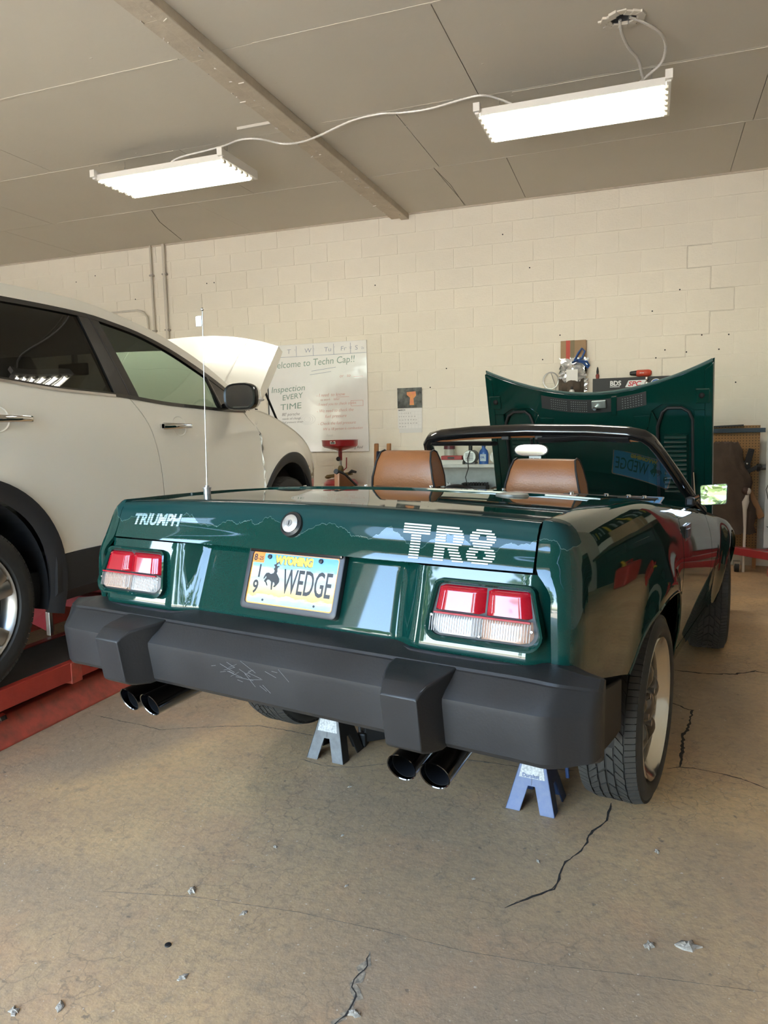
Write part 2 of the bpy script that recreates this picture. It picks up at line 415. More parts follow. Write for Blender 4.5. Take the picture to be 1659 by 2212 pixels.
struct(MB().box(XL-.2, XL, YF, .2, 0, H).build('wall_left', M_wall2, smooth=0))
struct(MB().box(XR, XR+.2, YF, .2, 0, H).build('wall_right', M_wall2, smooth=0))
# unseen wall behind the camera; door openings and pier shaped for the car's reflections
wf = MB(); wf.box(XL-.2, -7.8, YF-.2, YF, 0, H); wf.box(-6.1, -3.75, YF-.2, YF, 0, H); wf.box(-.2, XR+.2, YF-.2, YF, 0, H); wf.box(-7.8, -6.1, YF-.2, YF, 3.15, H); wf.box(-3.75, -.2, YF-.2, YF, 3.15, H)
struct(wf.build('wall_front', M_wall2, smooth=0))
struct(MB().box(-40, 40, -60, YF-.2, -.25, -.02).build('driveway_ground', M_road, smooth=0))
km = mat('black_marker', (.05,.045,.05), .6)

# ================================================================== green roadster
def car_matrix(x0, y0, z0, a, b_, g):
    cg, sg, cb, sb, c, s = cos(g), sin(g), cos(b_), sin(b_), cos(a), sin(a)
    cols = []
    for x, y, z in ((1,0,0),(0,1,0),(0,0,1)):
        x, z = x*cg+z*sg, -x*sg+z*cg; y, z = y*cb+z*sb, -y*sb+z*cb
        cols.append((x*c+y*s, -x*s+y*c, z))
    m = Matrix(cols).transposed().to_4x4(); m.translation = (x0, y0, z0); return m
CARM = car_matrix(-.4375, -4.8806, .055, .18349, .02202, .00637)
car = empty('roadster', 'dark green two seat convertible with tan headrests, hood raised', 'car', mw=CARM)
def paint():
    m = bpy.data.materials.new('green_paint'); m.use_nodes = True; n, L, p = nodes_of(m)
    tc = n.new('ShaderNodeTexCoord')
    t = n.new('ShaderNodeTexNoise'); t.inputs['Scale'].default_value = 900; t.inputs['Detail'].default_value = 1; L.new(tc.outputs['Object'], t.inputs['Vector'])
    r = n.new('ShaderNodeMapRange'); r.inputs[1].default_value = .5; r.inputs[2].default_value = .75; r.inputs[3].default_value = 0; r.inputs[4].default_value = .8; L.new(t.outputs[0], r.inputs[0])
    mx = n.new('ShaderNodeMix'); mx.data_type = 'RGBA'; mx.inputs[6].default_value = (.002,.026,.021,1); mx.inputs[7].default_value = (.006,.050,.040,1); L.new(r.outputs[0], mx.inputs[0])
    # clear coat has flaked off: ragged edge by object height and noise
    sx = n.new('ShaderNodeSeparateXYZ'); L.new(tc.outputs['Object'], sx.inputs[0])
    mp = n.new('ShaderNodeMapping'); mp.inputs['Scale'].default_value = (1,.3,.35); L.new(tc.outputs['Object'], mp.inputs[0])
    t2 = n.new('ShaderNodeTexNoise'); t2.inputs['Scale'].default_value = 9; t2.inputs['Detail'].default_value = 5; t2.inputs['Roughness'].default_value = .55; L.new(mp.outputs[0], t2.inputs['Vector'])
    a1 = n.new('ShaderNodeMath'); a1.operation = 'MULTIPLY_ADD'; a1.inputs[1].default_value = .16; a1.inputs[2].default_value = -.08; L.new(t2.outputs[0], a1.inputs[0])
    a2 = n.new('ShaderNodeMath'); a2.operation = 'ADD'; L.new(a1.outputs[0], a2.inputs[0]); L.new(sx.outputs['Z'], a2.inputs[1])
    lo = n.new('ShaderNodeMapRange'); lo.inputs[1].default_value = 1.004; lo.inputs[2].default_value = 1.006; L.new(a2.outputs[0], lo.inputs[0])
    lf = n.new('ShaderNodeMath'); lf.operation = 'LESS_THAN'; lf.inputs[1].default_value = -.88; L.new(sx.outputs['Y'], lf.inputs[0])
    mm = n.new('ShaderNodeMath'); mm.operation = 'MULTIPLY'; L.new(lo.outputs[0], mm.inputs[0]); L.new(lf.outputs[0], mm.inputs[1])
    mx2 = n.new('ShaderNodeMix'); mx2.data_type = 'RGBA'; mx2.inputs[7].default_value = (.008,.034,.034,1); L.new(mx.outputs[2], mx2.inputs[6]); L.new(mm.outputs[0], mx2.inputs[0])
    # whitish rim of the flaked edge
    d1 = n.new('ShaderNodeMath'); d1.operation = 'SUBTRACT'; d1.inputs[1].default_value = 1.0045; L.new(a2.outputs[0], d1.inputs[0])
    d2 = n.new('ShaderNodeMath'); d2.operation = 'ABSOLUTE'; L.new(d1.outputs[0], d2.inputs[0])
    d3 = n.new('ShaderNodeMath'); d3.operation = 'LESS_THAN'; d3.inputs[1].default_value = .0005; L.new(d2.outputs[0], d3.inputs[0])
    d4 = n.new('ShaderNodeMath'); d4.operation = 'MULTIPLY'; L.new(d3.outputs[0], d4.inputs[0]); L.new(lf.outputs[0], d4.inputs[1])
    mx3 = n.new('ShaderNodeMix'); mx3.data_type = 'RGBA'; mx3.inputs[7].default_value = (.10,.16,.15,1); L.new(mx2.outputs[2], mx3.inputs[6]); L.new(d4.outputs[0], mx3.inputs[0])
    L.new(mx3.outputs[2], p.inputs['Base Color'])
    rr = n.new('ShaderNodeMapRange'); rr.inputs[3].default_value = .35; rr.inputs[4].default_value = .42; L.new(mm.outputs[0], rr.inputs[0]); L.new(rr.outputs[0], p.inputs['Roughness'])
    cw_ = n.new('ShaderNodeMapRange'); cw_.inputs[3].default_value = 1.; cw_.inputs[4].default_value = .35; L.new(mm.outputs[0], cw_.inputs[0]); L.new(cw_.outputs[0], p.inputs['Coat Weight'])
    p.inputs['Coat Roughness'].default_value = .03; p.inputs['Metallic'].default_value = 0.; p.inputs['Specular IOR Level'].default_value = 0.
    return m
M_green = paint()
M_greenin = M_green
M_bump = mat('bumper_plastic', (.017,.0165,.017), .46, spec=.35, nscale=5, namt=.4, ncol=(.027,.026,.026), rvar=.08, bump=.05, bscale=160)
M_rub_shade = mat('black_rubber_gap_shade', (.012,.012,.013), .55)  # rubber parts, and the painted shade in panel gaps and small holes
M_blkgl = mat('black_gloss', (.008,.008,.009), .15, coat=.5)
M_tan = mat('tan_leather', (.30,.115,.042), .38, nscale=3, namt=.5, ncol=(.22,.08,.027), bump=.12, bscale=140)
M_chrome = mat('chrome', (.75,.75,.76), .06, 1.)
M_under = mat('underbody', (.008,.008,.009), .8)
M_mirror = mat('mirror_face', (.80,.82,.80), .01, 1.)
SOL = .012

zt = smooth_interp([(-1.02,1.042),(-.75,1.048),(-.45,1.05),(-.1,1.040),(.27,1.003),(.83,.948),(1.28,.902),(2.0,.81),(2.8,.66)])
fprof = smooth_interp([(.20,.70),(.30,.745),(.40,.775),(.55,.797),(.70,.810),(.82,.814),(.92,.806),(.985,.790),(1.02,.777),(1.035,.768),(1.045,.757)])
def FX(y, z):
    s_ = z-(zt(y)-1.045)*sstep(.3, .8, z)
    x = fprof(min(s_, 1.045))
    if y < -.7: x -= .014*((-.7-y)/.3)**2
    if y > 2.2: x -= .10*((y-2.2)/.6)**2
    for yc in (0, 2.159):
        rr = hypot((y-yc), (z-.34))
        if z < .95: x += .032*math.exp(-((rr-.39)/.085)**2)
    return x
arch = smooth_interp([(-.44,.565),(-.40,.60),(-.35,.645),(-.27,.685),(-.14,.708),(0,.714),(.14,.708),(.27,.68),(.35,.635),(.41,.56),(.445,.45),(.455,.36)])
def qlo(y):
    if y < -.44: return .70+(.565-.70)*(y+.985)/(.545)
    if y < .455: return arch(y)
    return .36
inX = smooth_interp([(-.95,.706),(-.7,.70),(-.45,.672),(-.27,.642),(-.1,.665),(.1,.672),(.5,.672)])
yb = smooth_interp([(1.045,-.944),(1.02,-.962),(.985,-.974),(.937,-.992),(.85,-1.008),(.72,-1.0),(.6,-.99)])   # rear face, from top to bottom
xin = smooth_interp([(.5,.748),(.88,.748),(.91,.735),(.937,.712),(.96,.706),(1.05,.706)])
NV = 22
def quarter(s_):
    m = MB(); cols = []
    for k in range(9):                                              # wrap round the rear corner
        th = k/8*pi/2
        def P_(v, th=th):
            z = .70+(1.045-.70)*v; xi, xf, y0 = xin(z), FX(-.90, z), yb(z)
            return (xi+(xf-xi)*sin(th)**.85, y0+(-.90-y0)*(1-cos(th))**1.25, z)
        cols.append((P_, -.93, .706))
    ys = [-.86,-.80,-.74,-.68,-.62,-.56,-.51,-.475,-.45,-.44,-.43,-.415,-.40,-.38,-.36,-.34,-.31,-.28,-.24,-.2,-.16,-.12,-.08,-.04,0,.04,.08,.12,.16,.2,.24,.27,.30,.33,.35,.37,.39,.405,.42,.43,.44,.447,.452,.456,.465]
    for y in ys:
        def P_(v, y=y):
            z0, z1 = qlo(y), zt(y)
            z = z0+(z1-z0)*v; return (FX(y, z), y, z)
        cols.append((P_, y, inX(y)))
    rows = []
    for j in range(NV+1):
        v = (j/NV)**.85
        rows.append([c[0](v) for c in cols])
    for t_, dz in ((.25,.005),(.55,.009),(1.,.011)):                # roll over on to the deck
        r_ = []
        for c, top in zip(cols, rows[NV]):
            ty = max(top[1], -.935) if c[1] == -.93 else top[1]
            r_.append((top[0]+(c[2]-top[0])*t_, top[1]+(ty-top[1])*t_, top[2]+dz))
        rows.append(r_)
    nu = len(cols)-1
    m.grid(lambda u, v: (lambda p: (s_*p[0], p[1], p[2]))(rows[round(v*(len(rows)-1))][round(u*nu)]), nu, len(rows)-1)
    q = m.build('rear_quarter', M_green, car, flip=None if s_ > 0 else None, smooth=50)
    me = q.data; bm = bmesh.new(); bm.from_mesh(me); bmesh.ops.recalc_face_normals(bm, faces=bm.faces)
    f = min(bm.faces, key=lambda f: abs(f.calc_center_median().y+.6)+abs(f.calc_center_median().z-.8))
    if f.normal.x*s_ < 0: bmesh.ops.reverse_faces(bm, faces=bm.faces)
    bm.to_mesh(me); bm.free()
    md = q.modifiers.new('solid', 'SOLIDIFY'); md.thickness = SOL; md.offset = -1
    # rolled wheel arch lip
    lp = MB(); pts = []
    for i in range(41):
        y = -.44+.895*i/40; z = qlo(y); pts.append((s_*(FX(y, z)-.004), y, z))
    lp.tube(pts, .007, 8); lp.build('arch_lip', M_green, q)
    return q
def flank(name, y0, y1, lo, s_, ny=26, inner=.672, ys=None, mtl=None):
    m = MB(); ys = ys or [y0+(y1-y0)*i/ny for i in range(ny+1)]; rows = []
    for j in range(17):
        v = (j/16)**.85; rows.append([(FX(y, lo(y)+(zt(y)-lo(y))*v), y, lo(y)+(zt(y)-lo(y))*v) for y in ys])
    for t_, dz in ((.25,.005),(.55,.009),(1.,.011)): rows.append([(p[0]+(inner-p[0])*t_, p[1], p[2]+dz) for p in rows[16]])
    n_ = len(ys)-1
    m.grid(lambda u, v: (lambda p: (s_*p[0], p[1], p[2]))(rows[round(v*(len(rows)-1))][round(u*n_)]), n_, len(rows)-1)
    q = m.build(name, mtl or M_green, car, smooth=50, flip=None)
    me = q.data; bm = bmesh.new(); bm.from_mesh(me); bmesh.ops.recalc_face_normals(bm, faces=bm.faces)
    f = min(bm.faces, key=lambda f: abs(f.calc_center_median().z-.75))
    if f.normal.x*s_ < 0: bmesh.ops.reverse_faces(bm, faces=bm.faces)
    bm.to_mesh(me); bm.free()
    md = q.modifiers.new('solid', 'SOLIDIFY'); md.thickness = SOL; md.offset = -1
    return q
def flo(y):
    d = y-2.159
    return max(.36, .34+sqrt(max(0, .375**2-d*d))) if abs(d) < .375 else .36
for s_ in (1, -1):
    quarter(s_)
    d = flank('door', .477, 1.372, lambda y: .37, s_)
    hx = FX(.60, .865)
    h = MB(); h.box(s_*(hx-.01) if s_ > 0 else -(hx+.006), s_*(hx+.006) if s_ > 0 else -(hx-.01), .53, .68, .835, .90); h.build('door_handle', M_blkgl, d, smooth=0, bevel=.004)
    MB().box(min(s_*(hx+.004), s_*(hx+.012)), max(s_*(hx+.004), s_*(hx+.012)), .545, .62, .85, .885).build('handle_flap', mat('flap_grey', (.06,.06,.065), .25), d, smooth=0, bevel=.003)
    ysf = [1.382,1.45,1.55,1.65,1.72,1.76,1.78]+[2.159-.374*cos(pi*k/24) for k in range(25)]+[2.54,2.6,2.7,2.8]
    flank('front_fender', 0, 0, flo, s_, ys=ysf, inner=.70)
    si = MB(); si.grid(lambda u, v: (s_*(fprof(.26+.10*v)+.004), .462+1.33*u, .26+.105*v), 12, 4); si.build('sill', M_green, car, solid=.01, flip=None)
    for yc in (0, 2.159):
        wl = MB()
        wl.grid(lambda u, v: (s_*(.52+.245*v), yc+.43*cos(pi*u), .33+.36*sin(pi*u)), 18, 1)
        wl.grid(lambda u, v: (s_*.52, yc+.43*cos(pi*u)*v, .33+.36*sin(pi*u)*v), 18, 1)
        wl.build('wheel_housing', M_under, car, flip=None, smooth=0)
    # black lower valance behind the rear wheel
    va = MB(); va.loft([[(s_*(.792-.02*(k/6)), -.47-.44*k/6, .56+.05*k/6), (s_*(.79-.02*(k/6)), -.45-.46*k/6, .40+.09*k/6-.04*sin(pi*k/6)), (s_*.72, -.45-.46*k/6, .40+.09*k/6), (s_*.72, -.47-.44*k/6, .56+.05*k/6)] for k in range(7)])
    va.build('lower_valance', mat('valance_black', (.010,.011,.012), .5, spec=.25), car, bevel=.006)
# door gap fillers, dark body core
core = MB(); core.box(-.735,.735,.45,1.76,.30,.60); core.box(-.52,.52,-.45,2.7,.42,.60); core.box(-.735,.735,-.93,-.43,.56,.62); core.box(-.70,.70,-.93,-.55,.60,.95); core.box(-.73,.73,.44,.50,.36,.93); core.box(-.72,.72,1.35,1.40,.36,.86); core.box(-.69,.69,1.5,2.75,.60,.66); core.box(-.70,.70,-.55,-.04,.60,.70)
core.build('underbody', M_under, car, smooth=0)
# rear panel
def RP(x, z):
    ax = abs(x); pod = -1.0-(.9-z)*.20; rec = -.962+(z-.849)*.33+.012*(ax/.34)**2*0
    t_ = sstep(.335, .425, ax); y = rec+(pod-rec)*t_
    y += .035*sstep(.70, .75, ax)          # falls away to the corner
    if z < .745: y += .02*sstep(.745, .715, z)
    return y
m = MB(); m.grid(lambda u, v: (lambda z: (lambda x: (x, RP(x, z), z))((2*u-1)*(xin(z)-.003)))(.722+.213*v), 90, 26)
rp = m.build('rear_panel', M_green, car, flip=None, smooth=60); rp.modifiers.new('solid','SOLIDIFY').thickness = .004
# seam round the lamp pod and lower rubber seal
sl = MB(); sl.tube([(x, RP(x, .735)-.006+.012*sstep(.6,.74,abs(x)), .724-.006*abs(x)) for x in [(-.74+1.48*k/40) for k in range(41)]], .013, 10); sl.tube([(x, RP(x,.735)-.012+.012*sstep(.6,.74,abs(x)), .706-.008*abs(x)) for x in [(-.74+1.48*k/40) for k in range(41)]], .010, 8)
sl.build('bumper_seal', mat('seal_rubber', (.02,.021,.026), .4), car)
# trunk lid
def crown(x): return .018*(1-(x/.72)**2)
lidX = lambda y: inX(max(y, -.95))-.006
def LID(u, v):
    if v < .36:                                                     # rear face
        z = .940+(1.030-.940)*(v/.36); y = yb(z)-.002; x = (2*u-1)*(.7005)
        return (x, y+.006*(1-(x/.7)**2)*0, z+crown(x)*(v/.36))
    if v < .48:                                                     # rolled edge
        t_ = (v-.36)/.12*pi/2; x = (2*u-1)*.7005
        return (x, yb(1.03)-.002+.035*(1-cos(t_)), 1.030+crown(x)+.020*sin(t_))
    y0 = yb(1.03)+.033; y = y0+(-.272-y0)*(v-.48)/.52; x = (2*u-1)*lidX(y)
    return (x, y, 1.050+crown(x)+(zt(y)-1.046)*sstep(-.9,-.7,y)*.8)
m = MB(); m.grid(LID, 40, 50)
lid = m.build('trunk_lid', M_green, car, flip=None, smooth=50)
def outward(o, ref):
    me = o.data; bm = bmesh.new(); bm.from_mesh(me); bmesh.ops.recalc_face_normals(bm, faces=bm.faces)
    s_ = sum(f.normal.dot(Vector(ref))*f.calc_area() for f in bm.faces)
    if s_ < 0: bmesh.ops.reverse_faces(bm, faces=bm.faces)
    bm.to_mesh(me); bm.free()
outward(lid, (0,-.3,1)); outward(rp, (0,-1,0)); md = lid.modifiers.new('solid','SOLIDIFY'); md.thickness = .014; md.offset = -1
rp.modifiers['solid'].offset = -1
MB().grid(lambda u, v: ((2*u-1)*(lidX(-.27)+.03), -.262+.255*v+.012*(1-(2*u-1)**2), 1.046+crown((2*u-1)*.66)*(1-.2*v)+(zt(-.262+.255*v)-1.046)*.8-(.012 if v > .95 else 0)), 30, 8).build('rear_deck', M_green, car, solid=-.01, smooth=50)
# black tonneau strip with snaps
ts = MB(); ts.grid(lambda u, v: (.50+.20*u, -.14+.62*u+(.05)*v, 1.058+.004*v-.052*u), 8, 2); ts.build('tonneau_strip', M_rub_shade, car, solid=.006)
for u_ in (.08,.42,.66,.84):
    a = MB(); a.lathe([(0,.010),(.006,.010),(.010,.006)], c=(.50+.20*u_, -.14+.62*u_+.03, 1.060-.052*u_), n=14, cap=True); a.build('snap', M_chrome, car)
for x_ in (-.66,-.35,-.05,.25): MB().lathe([(0,.008),(.005,.008),(.008,.004)], c=(x_, -.02, 1.048+crown(x_)-.004), n=12, cap=True).build('snap', M_chrome, car)
MB().lathe([(0,.055),(.008,.052),(.012,.03)], c=(.40,-.33,1.062), n=28, cap=True).build('fuel_cap', mat('cap_pale', (.25,.27,.25), .35, .6), car)
# lock
lk = MB().lathe([(0,.038),(.008,.036),(.012,.028),(.012,.024),(.004,.024)], axis='y', n=32); lkm = frame((.0,-.971,1.012),(1,0,0),(0,.42,1))
def placed(mb, m4): mb.v = [tuple(m4 @ Vector(p)) for p in mb.v]; return mb
def zl(prof, n=32): return MB().lathe(prof, n=n, cap=True)
lo_ = placed(zl([(-.004,.037),(.008,.035),(.012,.029),(.009,.027)]), lkm).build('lock_bezel', mat('lock_dark', (.05,.05,.05), .3, .7), car)
placed(zl([(.0,.0265),(.013,.0255),(.015,.022)]), lkm).build('lock_barrel', mat('lock_silver', (.62,.62,.62), .22, .8), lo_)
placed(zl([(.015,.010),(.017,.009)], 20), lkm).build('key_slot', mat('lock_ring', (.3,.3,.3), .3, .8), lo_); placed(MB().box(-.0015,.0015,-.006,.006,.016,.0178), lkm).build('key_hole_shade', M_rub_shade, lo_)  # keyhole is a black block, its inner shade painted on
# badges
def facez(z): return yb(z)-.002
def FACE(x, z, n_=0.):                                              # on the rear face of the lid
    v = (z-.940)/.09; return Vector((x, yb(z)-.0024-n_*.93, z+crown(x)*v+n_*.36))
M_dec1 = mat('badge_silver', (.42,.47,.48), .4, .2, nscale=30, namt=1, ncol=(.14,.28,.33))
M_dec2 = mat('badge_white', (.52,.54,.48), .45)
def onface(o):
    for v in o.data.vertices:
        p = FACE(v.co.x, v.co.y, v.co.z); v.co = p
tx = text('triumph_badge', 'TRIUMPH', .043, M_dec1, lid, Matrix.Translation((-.635, .981, 0)), .0006, .0016, .25, 1.12, space=1.02); onface(tx)
gb = MB()
for k in range(5): gb.box(-.64,-.32,.9845+.0062*k,.9853+.0062*k,.0004,.0012)
gbo = gb.build('badge_line', M_green, lid, smooth=0); 
for v in gbo.data.vertices: v.co = FACE(v.co.x, v.co.y, v.co.z)
# striped TR8: spans of each stripe from a letter test
def seg(px, py, x0, y0, x1, y1, w_):
    dx, dy = x1-x0, y1-y0; t_ = max(0, min(1, ((px-x0)*dx+(py-y0)*dy)/(dx*dx+dy*dy))); return hypot(px-x0-t_*dx, py-y0-t_*dy) < w_
def inT(x, y): return (y > .70 and 0 < x < 1.05) or (.33 < x < .72)
def inR(x, y):
    bowl = (0 <= x <= .62 and (y > .78 or .36 < y < .56)) or (x > .55 and ((x-.60)/.46)**2+((y-.68)/.33)**2 < 1 and not ((x-.60)/.12 < 1 and .56 < y < .78 and x < .66)) 
    return (0 <= x < .38) or bowl or (y < .45 and .42+(.45-y)*.75 < x < .82+(.45-y)*.75)
def in8(x, y):
    a_ = ((x-.5)/.47)**2+((y-.75)/.26)**2 < 1; b_ = ((x-.5)/.52)**2+((y-.27)/.28)**2 < 1
    ha = ((x-.5)/.15)**2+((y-.75)/.09)**2 < 1; hb = ((x-.5)/.18)**2+((y-.27)/.10)**2 < 1
    return (a_ or b_) and not ha and not hb
st = MB(); NS = 13; hh, ww = .076, .072
for fn, ox in ((inT, 0), (inR, .092), (in8, .180)):
    for k in range(NS):
        yc = (k+.5)/NS; th_ = .60 if k > 6 else .52; run = None
        for i in range(0, 65):
            x_ = -.05+1.25*i/64; on = fn(x_, yc) and i < 64
            if on and run is None: run = x_
            if not on and run is not None:
                x0_, x1_ = ox+run*ww, ox+x_*ww; y0_, y1_ = yc*hh-th_*hh/NS/2, yc*hh+th_*hh/NS/2
                for q in range(3):
                    a_, b2 = x0_+(x1_-x0_)*q/3, x0_+(x1_-x0_)*(q+1)/3
                    st.add([(.352+a_, .947+y0_, .0003),(.352+b2, .947+y0_, .0003),(.352+b2, .947+y1_, .0003),(.352+a_, .947+y1_, .0003)], [(0,1,2,3)])
                run = None
so = st.build('tr8_badge', M_dec2, lid, smooth=0, flip=None); 
for v in so.data.vertices: v.co = FACE(v.co.x, v.co.y, v.co.z+.0006)
# tail lamps
M_lred = mat('lens_red', (.30,.004,.013), .12, coat=.6, spec=.3, nscale=260, namt=.7, ncol=(.25,.003,.01))
M_lclr = mat('lens_clear', (.34,.32,.31), .2, coat=.5, spec=.3, nscale=200, namt=.35, ncol=(.45,.44,.43))
M_lamb = mat('lens_amber_clear', (.34,.23,.18), .2, coat=.5, spec=.3, nscale=200, namt=.4, ncol=(.55,.30,.20))
M_bez = M_green
def lampface(s_, x, z, n_): return Vector((s_*x, -1.0-(.9-z)*.24-n_, z))
def rr_outline(x0t, x1t, x0b, x1b, z0, z1, rt, rb, n=6):
    pts = []
    for (cx, cz, r_, a0) in ((x1t-rt, z1-rt, rt, 0), (x0t+rt, z1-rt, rt, pi/2), (x0b+rb, z0+rb, rb, pi), (x1b-rb, z0+rb, rb, 3*pi/2)):
        for k in range(n+1): a_ = a0+pi/2*k/n; pts.append((cx+r_*cos(a_), cz+r_*sin(a_)))
    return pts
for s_ in (1, -1):
    ol = rr_outline(.459,.716,.445,.740,.766,.911,.022,.038); il = rr_outline(.470,.705,.456,.729,.778,.900,.014,.03)
    bz = MB(); bz.loft([[lampface(s_,x,z,-.01) for x,z in ol], [lampface(s_,x,z,.014) for x,z in ol], [lampface(s_,x,z,.016) for x,z in rr_outline(.464,.711,.450,.735,.771,.906,.018,.034)], [lampface(s_,x,z,.010) for x,z in il], [lampface(s_,x,z,-.01) for x,z in il]], False)
    lamp = bz.build('lamp_bezel', M_bez, car, smooth=40)
    seal = MB(); seal.prism([lampface(s_,x,z,.004) for x,z in il], (0,.004,0)); seal.build('lamp_backing', M_rub_shade, lamp, smooth=0)
    xl = interp([(.778,.458),(.900,.472)]); xr = interp([(.778,.727),(.9,.703)])
    def lens(nm, x0f, x1f, z0, z1, m_, out=.018, rb=0, nu=8):
        a = MB()
        def fn(u, v):
            z = z0+(z1-z0)*v; x0, x1 = x0f(z), x1f(z); x = x0+(x1-x0)*u
            e_ = min(u, 1-u)*(x1-x0); f_ = min(v, 1-v)*(z1-z0)
            d_ = out*min(1, (min(e_, f_)/.006))**.5
            if rb and v < .5:                                       # round the outer lower corner
                pass
            return lampface(s_, x, z, .003+d_)
        a.grid(fn, nu, 10); o = a.build(nm, m_, lamp, flip=None, smooth=60); outward(o, (0,-1,0)); return o
    mid = interp([(.77,.598),(.9,.598)]); g_ = .0015
    lens('red_lens', lambda z: xl(z)+.003, lambda z: mid(z)-g_, .8345, .897, M_lred); lens('red_lens', lambda z: mid(z)+g_, lambda z: xr(z)-.003, .8345, .897, M_lred)
    rbot = lambda f0, sg: (lambda z: f0(z)+sg*.026*(max(0, (.806-z)/.026))**2.2)
    lens('clear_lens', rbot(lambda z: xl(z)+.003, 1), lambda z: .590, .781, .8325, M_lclr, .016); lens('amber_lens', lambda z: .5915, rbot(lambda z: xr(z)-.003, -1), .781, .8325, M_lamb, .016)
    rb_ = MB(); rb_.bar(lampface(s_, .472, .8338, .021), lampface(s_, .712, .8338, .021), .005, .004); rb_.build('divider', mat('lens_red_dark', (.3,.01,.02), .2), lamp, smooth=0)
    fl_ = MB()
    for k in range(40):
        x = .463+.0064*k
        if x < .718: fl_.bar(lampface(s_, x, .790, .0195), lampface(s_, x, .829, .0195), .0018, .001, (1,0,0))
    fl_.build('lens_flute', M_lclr, lamp, smooth=0, kind='stuff')
    for x_, z_ in ((.465,.826),(.592,.789),(.716,.814)): MB().ball(lampface(s_, x_, z_, .02), (.004,.002,.004), 8, 5).build('lens_screw', M_chrome, lamp)
# licence plate
PT = .319
def PLm(o=.0): return frame((0, -.962-cos(PT)*(.014+o), .849+sin(PT)*(.014+o)), (1,0,0), (0,sin(PT),cos(PT)))
def outl(w_, h_, r_, z_): return [(x, y, z_) for x, y in rr_outline(-w_/2, w_/2, -w_/2, w_/2, -h_/2, h_/2, r_, r_)]
pf = MB(); pf.loft([outl(.332,.182,.016,-.012), outl(.332,.182,.016,.006), outl(.326,.176,.014,.008), outl(.302,.151,.010,.008), outl(.300,.149,.009,.003)], False)
placed(pf, PLm()); pfo = pf.build('plate_frame', mat('plate_frame_black', (.03,.03,.036), .4), car, smooth=40)
def plate_mat():
    m = bpy.data.materials.new('plate_print'); m.use_nodes = True; n, L, p = nodes_of(m); tc = n.new('ShaderNodeTexCoord')
    sx = n.new('ShaderNodeSeparateXYZ'); L.new(tc.outputs['Generated'], sx.inputs[0])
    t = n.new('ShaderNodeTexNoise'); t.inputs['Scale'].default_value = 9; t.inputs['Detail'].default_value = 6; L.new(tc.outputs['Generated'], t.inputs['Vector'])
    a = n.new('ShaderNodeMath'); a.operation = 'MULTIPLY_ADD'; a.inputs[1].default_value = .22; a.inputs[2].default_value = -.11; L.new(t.outputs[0], a.inputs[0])
    b_ = n.new('ShaderNodeMath'); b_.operation = 'ADD'; L.new(a.outputs[0], b_.inputs[0]); L.new(sx.outputs['Z'], b_.inputs[1])
    rp_ = n.new('ShaderNodeValToRGB'); e = rp_.color_ramp.elements
    e[0].position = 0; e[0].color = (.25,.40,.60,1); e[1].position = 1; e[1].color = (.10,.30,.62,1)
    for pos, c in ((.13,(.36,.46,.58)),(.19,(.55,.36,.14)),(.30,(.56,.41,.22)),(.38,(.45,.41,.30)),(.50,(.34,.38,.37)),(.58,(.44,.51,.58)),(.66,(.52,.57,.62)),(.74,(.20,.40,.66))):
        x = e.new(pos); x.color = (*c, 1)
    dk_ = n.new('ShaderNodeMix'); dk_.data_type = 'RGBA'; dk_.blend_type = 'MULTIPLY'; dk_.inputs[0].default_value = 1; dk_.inputs[7].default_value = (1,1,1,1); L.new(b_.outputs[0], rp_.inputs[0]); L.new(rp_.outputs[0], dk_.inputs[6]); L.new(dk_.outputs[2], p.inputs['Base Color']); p.inputs['Roughness'].default_value = .55; p.inputs['Specular IOR Level'].default_value = .25
    return m
M_plate = plate_mat(); M_pl_k = mat('plate_black', (.012,.012,.012), .4); M_pl_o = mat('plate_orange', (.80,.30,.05), .4); M_pl_y = mat('plate_yellow', (.78,.52,.05), .4)
